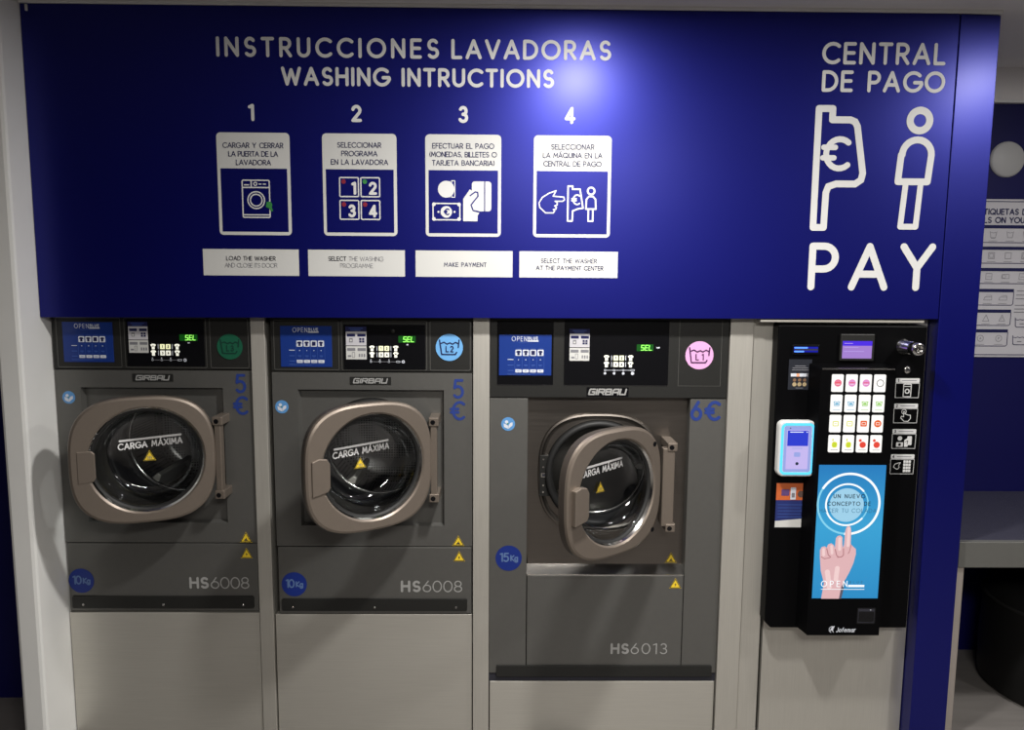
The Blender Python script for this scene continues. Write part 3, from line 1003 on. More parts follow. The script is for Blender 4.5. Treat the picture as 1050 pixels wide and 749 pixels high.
def make_door(root, hx, hz, theta, yh, handle_out, word='CARGA MÁXIMA', deep=0.119, lift=0.0):
    """round-cornered porthole door; local x runs left from the hinge axis"""
    hinge = Vector((hx, yh, hz))
    N = 72
    cx = -(GAP + DW / 2)
    gx = cx + 0.0096
    F, K = -0.010, 0.030          # front and back of the plate relative to the hinge axis

    def se(w, h, y):
        return [(q[0], y, q[1]) for q in superellipse(cx, 0, w, h, 3.0, N)]

    def ci(r, y):
        out = []
        for q in superellipse(cx, 0, DW, DH, 3.0, N):
            a = math.atan2(q[1], q[0] - gx)
            out.append((gx + r * math.cos(a), y, r * math.sin(a)))
        return out

    b = MB()
    loops = [ci(GR + 0.004, K + 0.01), ci(GR - 0.002, F + 0.016), ci(GR + 0.004, F + 0.006), ci(GR + 0.010, F + 0.001),
             se(DW - 0.020, DH - 0.020, F), se(DW - 0.006, DH - 0.006, F + 0.0035), se(DW, DH, F + 0.012), se(DW - 0.002, DH - 0.002, K), se(DW - 0.03, DH - 0.03, K + 0.006), ci(GR + 0.012, K + 0.006), ci(GR + 0.004, K + 0.01)]
    mats = [TAUPE_DARK, CHROME, TAUPE, TAUPE, TAUPE, TAUPE, TAUPE_DARK, RUBBER, RUBBER, RUBBER]
    b.loft(loops, TAUPE, smooth=True, mats=mats)
    me_door = b.build('door', root)
    me_door.location = hinge - WORLD[root]
    WORLD[me_door] = Vector((0, 0, 0))
    me_door.rotation_euler = (0, 0, theta)
    tag(me_door, 'taupe porthole door standing ajar')
    D = me_door
    # glass bowl
    b = MB()
    prof = [(GR - 0.001, F + 0.018), (GR - 0.012, F + 0.030)]
    for i in range(1, 13):
        a = i / 12 * PI / 2
        prof.append((0.116 + (GR - 0.012 - 0.116) * math.cos(a), F + 0.030 + (deep - 0.027) * math.sin(a)))
    for r in (0.105, 0.085, 0.06, 0.03, 0.0008):
        prof.append((r, F + deep + 0.004 + 0.004 * (1 - (r / 0.118) ** 2)))
    b.lathe(gx, 0, prof, GLASS, n=64)
    g = b.build('door_glass', D)
    tag(g, 'clear glass bowl with a white maximum load line')
    # rubber bezel just inside the opening
    b = MB()
    b.lathe(gx, 0, [(GR - 0.001, F + 0.014), (GR - 0.008, F + 0.017), (GR - 0.011, F + 0.024), (GR - 0.004, F + 0.030)], RUBBER, n=64)
    b.build('glass_bezel', D)
    # lettering printed on the flat end of the glass bowl
    b = MB()
    ty = F + deep
    pts = [(gx - 0.092, 0.047 + lift), (gx + 0.100, 0.058 + lift)]
    b.stroke(pts, 0.0075, ty, LOAD_WHITE)
    t = MB()
    text(t, word, gx - 0.100, gx + 0.106, 0.018 + lift, 0.024, 0.0042, ty, LOAD_WHITE, wide=.88)
    t.v = [(x, y, z + (x - gx) * 0.06 + 0.002) for x, y, z in t.v]
    b.add(t.v, t.f, LOAD_WHITE)
    tag(b.build('load_lettering', D), 'white line over the words CARGA MÁXIMA')
    b = MB()
    warn(b, gx - 0.002, -0.028 + lift * 0.4, 0.042, ty, 'heat')
    tag(b.build('warning_sticker', D), 'yellow warning triangle on the glass')
    if lift:
        for z in (0.142, -0.160):
            b = MB()
            b.disc(-0.072, z, 0.0085, F - 0.0006, BLACK_GLOSS, n=18)
            b.build('bolt_hole', D)
    # handle at the free edge
    b = MB()
    x0 = cx - DW / 2
    if handle_out:
        b.prism([(x0 + 0.022, -0.072), (x0 + 0.074, -0.060), (x0 + 0.082, -0.046), (x0 + 0.082, 0.030), (x0 + 0.072, 0.048), (x0 + 0.046, 0.052), (x0 + 0.022, 0.044)], F - handle_out, F + 0.006, TAUPE)
    else:
        b.prism([(x0 + 0.026, -0.066), (x0 + 0.072, -0.060), (x0 + 0.080, -0.048), (x0 + 0.080, 0.034), (x0 + 0.070, 0.044), (x0 + 0.026, 0.044)], F - 0.0015, F + 0.006, TAUPE)
    b.build('handle', D, bevel=0.003)
    return D


def hinge_bar(root, x, z0, z1, yf, yh, half=0.011):
    b = MB()
    b.prism(rrect(x - 2 * half + 0.011, z0 + 0.02, x + 0.011, z1 - 0.02, 0.003), yh - 0.010, yh + 0.022, TAUPE)
    for z in (z0, z1 - 0.030):
        b.box(x - 0.016, x + 0.018, yh - 0.014, yf, z, z + 0.030, TAUPE)
        b.disc(x - 0.002, z + 0.014, 0.0085, yh - 0.0146, BLACK_GLOSS, n=16)
    return tag(b.build('hinge', root, bevel=0.003), 'taupe hinge bar with two black bolts')


def hole_wall(mb, x0, z0, x1, z1, cx, cz, r, y, m, k=64):
    """rectangle with a round hole"""
    outer, inner = [], []
    for i in range(k):
        a = 2 * PI * (i + 0.5) / k
        c, s = math.cos(a), math.sin(a)
        t = min(((x1 - cx) / c if c > 0 else (x0 - cx) / c) if abs(c) > 1e-9 else 9e9, ((z1 - cz) / s if s > 0 else (z0 - cz) / s) if abs(s) > 1e-9 else 9e9)
        outer.append((cx + c * t, y, cz + s * t))
        inner.append((cx + c * r, y, cz + s * r))
    mb.loft([inner, outer], m)
    # corner fillers
    for (X, Z) in ((x0, z0), (x1, z0), (x1, z1), (x0, z1)):
        near = sorted(range(k), key=lambda i: (outer[i][0] - X) ** 2 + (outer[i][2] - Z) ** 2)[:2]
        i, j = sorted(near)
        if j - i > 1:
            i, j = j, i
        mb.add([outer[i], (X, y, Z), outer[j]], [(0, 1, 2)], m)


def brand_plate(root, x0, x1, z0, z1, y):
    b = MB()
    b.box(x0, x1, y - 0.002, y + 0.001, z0, z1, BLACK_PANEL)
    o = b.build('brand_plate', root)
    t = MB()
    w = x1 - x0
    h = (z1 - z0) * 0.70
    text(t, 'GIRBAU', x0 + w * .07, x1 - w * .10, z0 + (z1 - z0) * .14, h, h * 0.23, y - 0.0028, LETTER_SILVER, slant=0.25, wide=1.45, GL=SQ)
    tag(t.build('brand_lettering', o), 'slanted silver brand letters')
    return o


def sticker_round_text(root, name, x, z, r, y, word, label):
    b = MB()
    b.disc(x, z, r, y, KG_BLUE, 36)
    text(b, word, x - r * .68, x - r * .0 + 0.002, z - r * .30, r * .74, r * .12, y - .0006, KG_TEXT)
    text(b, 'Kg', x + r * .12, x + r * .72, z - r * .24, r * .50, r * .10, y - .0006, KG_TEXT)
    return tag(b.build(name, root), label)


def info_sticker(root, x, z, r, y):
    b = MB()
    b.disc(x, z, r, y, INFO_BLUE, 28)
    p = Pic(b, x, z, r / 40, y - .0006)
    p.disc(-9, -12, 10, PALE, n=14)
    p.poly([(-26, -4), (-12, 2), (0, 10), (0, 29), (-14, 22), (-24, 18)], PALE)
    p.poly([(2, 10), (12, -6), (26, -10), (26, 8), (14, 18), (2, 29)], PALE)
    p.disc(-2, -2, 4, LEAF_GREEN, dy=.0004, n=10)
    return tag(b.build('manual_sticker', root), 'round blue read-the-manual sticker')


def base_strip(root, x0, x1, z0, z1, y, screws):
    b = MB()
    b.prism(rrect(x0, z0, x1, z1, 0.006), y - 0.006, y + 0.01, BLACK_PANEL)
    o = b.build('base_strip', root, bevel=0.001)
    tag(o, 'black strip along the foot of the machine')
    for fx, fz in screws:
        t = MB()
        t.lathe(x0 + (x1 - x0) * fx, z0 + (z1 - z0) * fz, [(0.0005, y - 0.0085), (0.003, y - 0.008), (0.0042, y - 0.006)], CHROME, n=12)
        t.build('screw', o)


def small_washer(x0, x1, zt, dz, hx, hz, theta, label, badge_m, badge_ink, badge_word, sheet, disp, badge_c, recess, lower_top, extras):
    """ten-kilo machine: grey cabinet, black control panel, porthole door in a square recess"""
    Y = 0.060
    root = empty('washing_machine', ((x0 + x1) / 2, 0.40, 0.47))
    tag(root, label, 'washing machine', 'front loading washers in the steel row')
    z_pan = extras['pan']
    rx0, rz0, rx1, rz1 = recess
    cx, cz = hx - GAP - DW / 2 + 0.0096, hz
    # cabinet with recess and port
    b = MB()
    zb = lower_top + 0.004
    for q in ((x0, zb, x1, rz0), (x0, rz1, x1, z_pan), (x0, rz0, rx0, rz1), (rx1, rz0, x1, rz1)):
        b.poly([(q[0], q[1]), (q[2], q[1]), (q[2], q[3]), (q[0], q[3])], Y, GREY_CAB)
    d = 0.022
    b.loft([[(rx0, Y, rz0), (rx1, Y, rz0), (rx1, Y, rz1), (rx0, Y, rz1)], [(rx0 + .006, Y + d, rz0 + .006), (rx1 - .006, Y + d, rz0 + .006), (rx1 - .006, Y + d, rz1 - .006), (rx0 + .006, Y + d, rz1 - .006)]], GREY_CAB)
    hole_wall(b, rx0 + .006, rz0 + .006, rx1 - .006, rz1 - .006, cx, cz, 0.196, Y + d, GREY_CAB)
    zlow = extras['bottom']
    b.loft([[(x0, Y, zb), (x1, Y, zb), (x1, Y, z_pan), (x0, Y, z_pan)], [(x0, 0.72, zb), (x1, 0.72, zb), (x1, 0.72, z_pan), (x0, 0.72, z_pan)]], GREY_CAB)
    b.add([(x0, 0.72, zb), (x1, 0.72, zb), (x1, 0.72, z_pan), (x0, 0.72, z_pan)], [(0, 1, 2, 3)], GREY_CAB)
    b.build('cabinet', root)
    b = MB()
    b.box(x0 + 0.002, x1 - 0.002, Y, 0.70, zlow, lower_top, GREY_CAB)
    lp = b.build('lower_panel', root, bevel=0.002)
    t = MB()
    machine_lettering(t, '6008', *extras['model'], Y - 0.001)
    tag(t.build('model_lettering', lp), 'silver model lettering HS6008')
    base_strip(root, x0 + 0.012, x1 - 0.018, zlow + 0.012, zlow + 0.058, Y, ((.06, .3), (.5, .3), (.94, .3)))
    # control panel
    b = MB()
    b.box(x0, x1, Y - 0.004, 0.30, z_pan + 0.003, zt, BLACK_PANEL)
    cp = b.build('control_panel', root, bevel=0.002)
    tag(cp, 'black control panel across the top')
    py = Y - 0.004
    # raised frames round the three fields
    b = MB()
    for q in (extras['frame_a'], extras['frame_b'], extras['frame_c']):
        b.stroke(rrect(*q, 0.004, 3), 0.0022, py - 0.0008, GREY_CAB, closed=True)
    tag(b.build('field_frame', cp), 'thin grey outlines of three fields')
    programme_sheet(cp, *sheet, py - 0.002)
    dp = display_panel(cp, *disp, py - 0.0035)
    u = (disp[2] - disp[0]) / 340
    # sub-parts on the panel
    t = MB(); step_sticker(t, disp[0] + 8 * u, disp[3] - 8 * u, u * 1.5, py - 0.0045); tag(t.build('step_sticker', cp), 'small white sticker with four instruction pictures')
    t = MB(); keys(t, *extras['keys'], 0.000285, py - 0.0045, False); tag(t.build('key_legends', cp), 'lit shirt and number keys')
    t = MB(); ro = extras['readout']
    readout(t, *ro, py - 0.0045)
    t.rect(ro[0] + 0.028, ro[1] - 0.009, ro[0] + 0.035, ro[1] - 0.005, py - 0.0045, PALE)
    tag(t.build('read_out', cp), 'green display reading SEL')
    if extras.get('sensor'):
        t = MB(); t.lathe(disp[0] + 206 * u, disp[3] - 26 * u, [(0.0005, py - 0.0065), (0.006, py - 0.006), (0.0075, py - 0.0035)], BLACK_PANEL, n=20); t.build('sensor', cp)
    wash_badge(cp, badge_c[0], badge_c[1], badge_c[2], py - 0.002, badge_m, badge_ink, badge_word)
    # fittings
    brand_plate(root, *extras['brand'], Y)
    drum_and_gasket(root, cx, cz, Y + d, 0.166)
    hinge_bar(root, *extras['hinge'], Y + d, -0.002)
    make_door(root, hx, hz, theta, 0.0, extras['handle'])
    t = MB()
    ex0, ex1, ez0, ez1 = extras['five']
    text(t, '5', ex0, ex1, ez0, ez1 - ez0, 0.0095, Y - 0.001, BLUE_INK, track=0, wide=0.95)
    ex0, ex1, ez0, ez1 = extras['euro']
    text(t, '€', ex0, ex1, ez0, ez1 - ez0, 0.0095, Y - 0.001, BLUE_INK, track=0, wide=0.9)
    tag(t.build('price_lettering', root), 'blue price 5 €')
    sticker_round_text(root, 'capacity_sticker', *extras['kg'], Y - 0.001, '10', 'round blue sticker reading 10 Kg')
    info_sticker(root, *extras['info'], Y - 0.001)
    t = MB(); warn(t, *extras['warn1'], Y - 0.001, 'hand'); tag(t.build('warning_sticker', root), 'yellow triangle above the panel joint')
    t = MB(); warn(t, *extras['warn2'], Y - 0.001, 'bolt'); tag(t.build('warning_sticker', root), 'yellow triangle below the panel joint')
    return root


R_ = math.radians
small_washer(-1.561, -0.877, 1.62, 0, -0.959, 1.071, R_(20), 'leftmost grey washer with green badge, priced 5 euros', GREEN_STK, GREEN_INK, 'L3',
             (-1.523, 1.384, -1.351, 1.523), (-1.303, 1.372, -1.036, 1.532), (-0.948, 1.440, 0.0445), (-1.476, 0.805, -0.980, 1.294), 0.728,
             dict(pan=1.356, bottom=0.474, model=(-1.127, -0.911, 0.559, 0.044), frame_a=(-1.545, 1.366, -1.325, 1.538), frame_b=(-1.311, 1.366, -1.030, 1.538), frame_c=(-1.016, 1.366, -0.884, 1.538),
                  keys=(-1.222, 1.448), readout=(-1.120, 1.460, -1.058, 1.4825), brand=(-1.292, -1.151, 1.316, 1.343), hinge=(-0.978, 0.915, 1.205), handle=False, five=(-0.938, -0.896, 1.276, 1.344), euro=(-0.944, -0.898, 1.198, 1.266),
                  kg=(-1.514, 0.588, 0.0455), info=(-1.518, 1.258, 0.0225), warn1=(-0.917, 0.733, 0.044), warn2=(-0.917, 0.674, 0.044)))
small_washer(-0.807, -0.105, 1.62, 0, -0.218, 1.062, R_(32.4), 'middle grey washer with light blue badge, priced 5 euros', CYAN_STK, INK_NAVY, 'L2',
             (-0.772, 1.371, -0.594, 1.514), (-0.552, 1.364, -0.269, 1.520), (-0.185, 1.442, 0.0475), (-0.718, 0.796, -0.205, 1.290), 0.716,
             dict(pan=1.352, bottom=0.465, model=(-0.364, -0.141, 0.547, 0.044), frame_a=(-0.795, 1.361, -0.570, 1.533), frame_b=(-0.560, 1.361, -0.264, 1.533), frame_c=(-0.252, 1.361, -0.112, 1.533),
                  keys=(-0.464, 1.446), readout=(-0.362, 1.458, -0.302, 1.4815), brand=(-0.534, -0.390, 1.309, 1.336), hinge=(-0.236, 0.905, 1.205), handle=0.005, five=(-0.176, -0.132, 1.260, 1.330), euro=(-0.183, -0.134, 1.182, 1.252),
                  kg=(-0.749, 0.576, 0.0455), info=(-0.775, 1.228, 0.0235), warn1=(-0.155, 0.722, 0.044), warn2=(-0.152, 0.664, 0.044), sensor=True))


def large_washer():
    Y = 0.060
    x0, x1 = -0.043, 0.795
    hx, hz = 0.573, 0.983
    root = empty('washing_machine', (0.376, 0.40, 0.22))
    tag(root, 'largest grey washer with pink badge and widest open door, priced 6 euros', 'washing machine', 'front loading washers in the steel row')
    YB = 0.100
    cx, cz = 0.352, hz
    zp = 1.266
    b = MB()
    b.box(x0, 0.092, Y, 0.30, 0.236, zp - 0.003, GREY_CAB)
    b.box(0.667, x1, Y, 0.30, 0.236, zp - 0.003, GREY_CAB)
    b.box(x0, x1, 0.40, 0.72, 0.236, zp, GREY_CAB)
    b.build('side_panels', root, bevel=0.002)
    b = MB()      # steel bay with the port, and the bright ledge below it
    hole_wall(b, 0.092, 0.640, 0.667, zp, cx, cz, 0.196, YB, STEEL_DARK)
    b.loft([[(0.092, YB, 0.640), (0.667, YB, 0.640)], [(0.092, Y + 0.002, 0.614), (0.667, Y + 0.002, 0.614)]], LEDGE, close=False)
    b.box(0.0945, 0.6645, Y - 0.001, Y + 0.004, 0.6115, 0.6145, CHROME)
    b.build('door_bay', root)
    b = MB(); b.box(0.0945, 0.6645, Y, 0.30, 0.240, 0.611, GREY_CAB)
    lp = b.build('lower_panel', root, bevel=0.002)
    t = MB(); machine_lettering(t, '6013', 0.404, 0.613, 0.310, 0.042, Y - 0.001); tag(t.build('model_lettering', lp), 'silver model lettering HS6013')
    base_strip(root, -0.016, 0.779, 0.224, 0.268, Y, ())
    b = MB(); b.box(x0, x1, Y + 0.004, 0.60, 0.204, 0.234, INK); tag(b.build('foot_frame', root), 'black frame under the cabinet')  # black box imitates the shade in the gap below the base strip
    b = MB(); b.box(x0, x1, Y - 0.004, 0.30, zp, 1.62, BLACK_PANEL)
    cp = b.build('control_panel', root, bevel=0.002)
    tag(cp, 'tall black control panel across the top')
    py = Y - 0.004
    b = MB()
    b.rect(-0.018, 1.311, 0.179, 1.535, py - 0.0006, BLACK_GLOSS, 0.002)
    b.stroke([(-0.016, 1.3105), (0.177, 1.3105)], 0.0022, py - 0.001, CHROME)
    b.stroke([(0.217, 1.3105), (0.582, 1.3105)], 0.0022, py - 0.001, CHROME)
    b.stroke([(0.620, 1.54), (0.620, 1.310), (0.769, 1.310), (0.769, 1.54)], 0.0014, py - 0.001, GREY_CAB)
    tag(b.build('field_frame', cp), 'bright lower edges of the panel fields')
    programme_sheet(cp, -0.011, 1.345, 0.172, 1.488, py - 0.003)
    disp = (0.217, 1.313, 0.583, 1.538)
    display_panel(cp, *disp, py - 0.0035)
    t = MB(); step_sticker(t, 0.234, 1.510, 0.00122, py - 0.0045); tag(t.build('step_sticker', cp), 'small white sticker with four instruction pictures')
    t = MB(); keys(t, 0.355, 1.417, 0.000292, py - 0.0045, True); tag(t.build('key_legends', cp), 'lit shirt and number keys')
    t = MB(); readout(t, 0.470, 1.433, 0.529, 1.457, py - 0.0045)
    t.rect(0.540, 1.443, 0.551, 1.448, py - 0.0045, PALE)
    tag(t.build('read_out', cp), 'green display reading SEL')
    wash_badge(cp, 0.692, 1.419, 0.0495, py - 0.002, PINK_STK, PURPLE_INK, 'L1')
    t = MB()
    t.box(0.298, 0.446, py - 0.0015, py + 0.001, 1.271, 1.304, BLACK_GLOSS)
    o = t.build('brand_plate', cp)
    t = MB(); text(t, 'GIRBAU', 0.303, 0.436, 1.276, 0.0235, 0.0054, py - 0.0024, LETTER_SILVER, slant=0.25, wide=1.3, GL=SQ)
    tag(t.build('brand_lettering', cp), 'slanted silver brand letters')
    drum_and_gasket(root, cx, cz, YB, 0.166)
    # lock plate left of the port
    t = MB()
    t.box(0.137, 0.178, YB - 0.016, YB - 0.0005, 0.900, 1.050, BLACK_PANEL)
    for z in (1.036, 1.008, 0.940, 0.915):
        t.disc(0.150, z, 0.0035, YB - 0.0166, CHROME, 12)
    t.rect(0.142, 0.970, 0.166, 0.986, YB - 0.0166, CHROME, 0.002)
    t.rect(0.1455, 0.9735, 0.1625, 0.9825, YB - 0.0172, INK, 0.001)
    tag(t.build('lock_plate', root, bevel=0.001), 'black door lock plate with bright slot')
    # pressed rim round the port
    t = MB()
    for w, dy in ((0.440, 0.0),):
        L = [[(q[0], y, q[1]) for q in superellipse(cx, cz, ww, ww, 2.8, 72)] for ww, y in ((0.442, YB), (0.436, YB - 0.008), (0.424, YB - 0.010), (0.412, YB - 0.004), (0.398, YB - 0.001))]
        t.loft(L, STEEL_DARK, smooth=True)
    t.build('port_rim', root)
    hinge_bar(root, 0.592, 0.800, 1.120, YB, -0.002, 0.021)
    make_door(root, hx, hz, R_(38.0), 0.0, 0.018, deep=0.083, lift=0.030)
    t = MB(); text(t, '6€', 0.668, 0.771, 1.184, 0.073, 0.0115, Y - 0.001, BLUE_INK, wide=0.92); tag(t.build('price_lettering', root), 'blue price 6 €')
    sticker_round_text(root, 'capacity_sticker', 0.027, 0.676, 0.0475, Y - 0.001, '15', 'round blue sticker reading 15 Kg')
    info_sticker(root, 0.022, 1.170, 0.0245, Y - 0.001)
    t = MB(); warn(t, 0.625, 0.645, 0.044, YB - 0.001, 'hand'); tag(t.build('warning_sticker', root), 'yellow triangle in the door bay')
    t = MB(); warn(t, 0.635, 0.563, 0.044, Y - 0.001, 'bolt'); tag(t.build('warning_sticker', root), 'yellow triangle on the lower panel')


large_washer()

# ================================================================== PAYMENT KIOSK
KX0, KX1, KZ0, KZ1 = 0.948, 1.462, 0.440, 1.531
kiosk = empty('payment_kiosk', (1.205, 0.058, KZ0))
tag(kiosk, 'tall black wall mounted payment kiosk with lit keys and blue screen', 'payment machine')
b = MB()
b.prism([(KX0 + 0.022, KZ0), (KX1, KZ0), (KX1, KZ1), (KX0, KZ1), (KX0, KZ0 + 0.022)], 0.0, 0.060, BLACK_BODY)
b.build('housing', kiosk, bevel=0.005)
b = MB()       # raised middle section with sloping cheeks
B0, B1, BZ0, BZ1 = 1.080, 1.337, 0.437, 1.388
L0 = [(B0 - 0.022, 0.001, BZ0 + 0.010), (B1 + 0.006, 0.001, BZ0 + 0.010), (B1 + 0.006, 0.001, BZ1 + 0.012), (B0 - 0.022, 0.001, BZ1 + 0.012)]
L1 = [(B0, -0.050, BZ0), (B1, -0.050, BZ0), (B1, -0.050, BZ1), (B0, -0.050, BZ1)]
b.loft([L1, L0], BLACK_BODY)
b.add(L1, [(0, 1, 2, 3)], BLACK_BODY)
b.add(L0, [(3, 2, 1, 0)], BLACK_BODY)
b.build('front_section', kiosk, bevel=0.004)
b = MB(); b.box(B0 + 0.004, B1 - 0.004, -0.0508, -0.045, BZ1 - 0.004, BZ1 + 0.0005, CHROME); tag(b.build('trim_edge', kiosk, bevel=0.001), 'thin bright edge along the top of the raised section')  # chrome strip imitates light caught on the bevelled top edge
KY, BY = -0.0012, -0.0512

WHITE_LIT = lit('backlit_white', (1.0, 0.98, 0.95), 0.92)
ICONS = {'pink': (0.95, 0.22, 0.36), 'rose': (0.90, 0.34, 0.72), 'black': (0.01, 0.01, 0.01), 'blue': (0.12, 0.48, 0.75), 'green': (0.30, 0.72, 0.08),
         'yellow': (0.82, 0.85, 0.04), 'orange': (0.95, 0.14, 0.02), 'red': (0.92, 0.08, 0.05)}
ICON_M = {k: lit('icon_' + k, v, 0.75) for k, v in ICONS.items()}
ROWS = [['pink', 'rose', 'rose', 'black'], ['blue', 'blue', 'green', 'green'], ['yellow', 'yellow', 'orange', 'orange'], ['yellow2', 'yellow2', 'red', 'red']]
for r in range(4):
    for c in range(4):
        x0 = 1.118 + 0.0481 * c
        z1 = 1.368 - 0.0698 * r
        b = MB()
        b.prism(rrect(x0, z1 - 0.060, x0 + 0.039, z1, 0.004, 4), BY - 0.004, BY + 0.002, WHITE_LIT)
        p = Pic(b, x0 + 0.0195, z1 - 0.029, 0.001, BY - 0.0048)
        k = ROWS[r][c]
        m = ICON_M[k.replace('2', '')]
        if k == 'black':
            p.ring(0, 0, 10.5, 12.5, m)
        elif r == 0:
            p.disc(0, 0, 12.5, m)
            p.line([(-9, -1), (9, -1)], 2.2, ICON_M['red'], dy=.0005)
            p.line([(-6, 4), (6, 4)], 1.2, WHITE_LIT, dy=.0005)
        elif r == 1:
            p.line([(-10, -6), (-8, 8), (8, 8), (10, -6)], 2.2, m)
            p.line([(-10, -4), (-5, -6), (0, -3), (5, -6), (10, -4)], 2.2, m)
            p.rect(-6, -1, 6, 5, m)
        elif k == 'yellow':
            p.frame(-9, -7, 9, 8, 2.4, m, 2)
            p.line([(-4, 0), (4, 0)], 1.4, m)
        elif k == 'orange':
            if c == 2:
                p.rect(-11, -10, 11, 10, m, 3)
            else:
                p.disc(0, 0, 12.5, m)
            p.frame(-6, -4, 6, 4, 1.6, WHITE_LIT, 1, dy=.0005)
        elif k == 'yellow2':
            p.rect(-9, -6, 9, 14, m, 7)
            p.ring(0, 4, 3, 4.5, ICON_M['green'], dy=.0005, n=16)
            p.line([(-6, -15), (-6, -10)], 4, m)
        else:
            p.disc(1, 4, 11, m)
            p.disc(-8, -11, 5, m)
        if r in (1, 3):
            p.line([(-12, 22), (12, 22)], 1.2, ICON_M['black'] if r == 3 else m)
        b.build('selection_key', kiosk, bevel=0.001)

# back-lit picture: a hand touching a ring of light
b = MB(); b.box(1.0915, 1.3235, BY, BY + 0.004, 0.5745, 1.0535, SCREEN)
scr = b.build('picture_screen', kiosk)
tag(scr, 'back-lit blue picture of a hand touching a circle')
RING_W = lit('printed_white', (0.92, 0.98, 1.0), 0.95)
RING_C = lit('printed_pale_cyan', (0.25, 0.68, 0.90), 0.85)
DISC_C = lit('printed_pale_disc', (0.36, 0.66, 0.86), 0.85)
SKIN = lit('printed_skin', (0.78, 0.48, 0.50), 0.85)
SKIN_HI = lit('printed_skin_light', (0.92, 0.66, 0.66), 0.85)
SKIN_LO = lit('printed_skin_dark', (0.50, 0.22, 0.24), 0.8)
SLEEVE = lit('printed_shadow', (0.12, 0.11, 0.15), 0.8)
PR_INK = lit('printed_dark', (0.02, 0.04, 0.07), 0.6)
PR_INK2 = lit('printed_mid', (0.05, 0.20, 0.35), 0.7)
s = 0.233 / 342
t = MB()
p = Pic(t, 1.0915, 1.0535, s, BY - 0.0006)
p.disc(150, 208, 88, DISC_C, n=48)
p.ring(152, 206, 104, 111, RING_C, n=60)
p.ring(152, 206, 103, 112, RING_W, dy=.0004, a0=40, a1=320, n=60)
p.ring(160, 202, 152, 162, RING_C, n=72)
p.ring(160, 202, 151, 163, RING_W, dy=.0004, a0=-95, a1=150, n=64)
p.text('UN NUEVO', 80, 242, 172, 22, 3.4, PR_INK, dy=.0012)
p.text('CONCEPTO DE', 50, 272, 211, 22, 3.2, PR_INK, dy=.0012)
p.text('HACER TU COLADA', 12, 304, 247, 22, 2.2, PR_INK2, dy=.0012)
t.build('picture_ring', scr)
t = MB()
p = Pic(t, 1.0915, 1.0535, s, BY - 0.0024)
hand = [(50, 688), (58, 606), (38, 540), (30, 470), (28, 430), (36, 414), (52, 410), (62, 418), (68, 400), (84, 394), (98, 404), (104, 420),
        (106, 368), (114, 356), (128, 352), (140, 362), (142, 400), (146, 418), (150, 400), (152, 330), (158, 308), (168, 302), (178, 308), (183, 330),
        (184, 398), (198, 412), (212, 424), (214, 450), (204, 500), (186, 548), (166, 590), (152, 630), (146, 688)]
hand = [(u - 2, v + 14) for u, v in hand]
hand[0] = (46, 704)
hand[-1] = (138, 704)
p.poly(hand, SKIN)
p.poly([(138, 704), (146, 644), (164, 600), (160, 650), (150, 704)], SLEEVE)
for pts, w in (([(60, 436), (70, 470), (82, 480)], 5), ([(104, 440), (112, 470), (120, 478)], 5), ([(146, 436), (148, 470), (138, 480), (118, 482)], 5), ([(184, 416), (178, 450), (172, 462)], 4), ([(34, 480), (52, 490), (80, 484)], 4)):
    p.line(pts, w, SKIN_LO, dy=.0005)
for pts, w in (([(44, 440), (46, 470)], 14), ([(84, 424), (88, 460)], 14), ([(124, 384), (126, 440)], 16), ([(168, 330), (168, 420)], 15), ([(70, 560), (84, 640)], 26), ([(120, 540), (116, 600)], 24)):
    p.line(pts, w, SKIN_HI, dy=.0008)
t.build('picture_hand', scr)
t = MB()
p = Pic(t, 1.0915, 1.0535, s, BY - 0.0042)
p.text('OPEN', 40, 176, 640, 34, 4, RING_W, wide=.9)
p.text('BLUE', 186, 254, 622, 14, 2, PR_INK2)
p.rect(180, 628, 264, 640, RING_W)
p.line([(42, 652), (264, 652)], 3, RING_W)
t.build('picture_lettering', scr)

# card reader
b = MB()
b.prism(rrect(0.954, 1.007, 1.084, 1.203, 0.020, 6), -0.034, -0.001, WHITE_VINYL)
rd = b.build('card_reader', kiosk, bevel=0.006, seg=3)
tag(rd, 'white card reader with a glowing cyan rim')
CYAN = lit('cyan_light', (0.10, 0.62, 0.95), 1.25)
LILAC = lit('screen_lilac', (0.55, 0.47, 0.85), 0.9)
SCR_BLUE = lit('screen_blue', (0.03, 0.05, 0.62), 0.9)
SCR_LIGHT = lit('screen_bezel_light', (0.35, 0.42, 0.85), 0.8)
t = MB()
t.stroke(rrect(0.9655, 1.0185, 1.0725, 1.1915, 0.014, 6), 0.009, -0.0350, CYAN, closed=True)
t.build('light_rim', rd)
t = MB()
t.rect(0.972, 1.025, 1.066, 1.185, -0.0346, SCR_LIGHT, 0.008)
t.rect(0.981, 1.034, 1.057, 1.172, -0.0352, LILAC, 0.002)
t.rect(0.983, 1.116, 1.055, 1.170, -0.0358, SCR_BLUE)
t.stroke([(0.992, 1.165), (1.036, 1.165)], 0.0026, -0.0364, RING_W)
t.stroke([(1.048, 1.165), (1.051, 1.165)], 0.0026, -0.0364, RING_W)
t.rect(1.008, 1.078, 1.030, 1.094, -0.0358, SCR_LIGHT, 0.004)
t.stroke([(1.000, 1.108), (1.036, 1.108)], 0.002, -0.0358, SCR_LIGHT)
t.disc(1.020, 1.054, 0.0055, -0.0358, PR_INK, 16)
t.disc(0.992, 1.178, 0.002, -0.0352, PR_INK, 10)
t.build('reader_screen', rd)

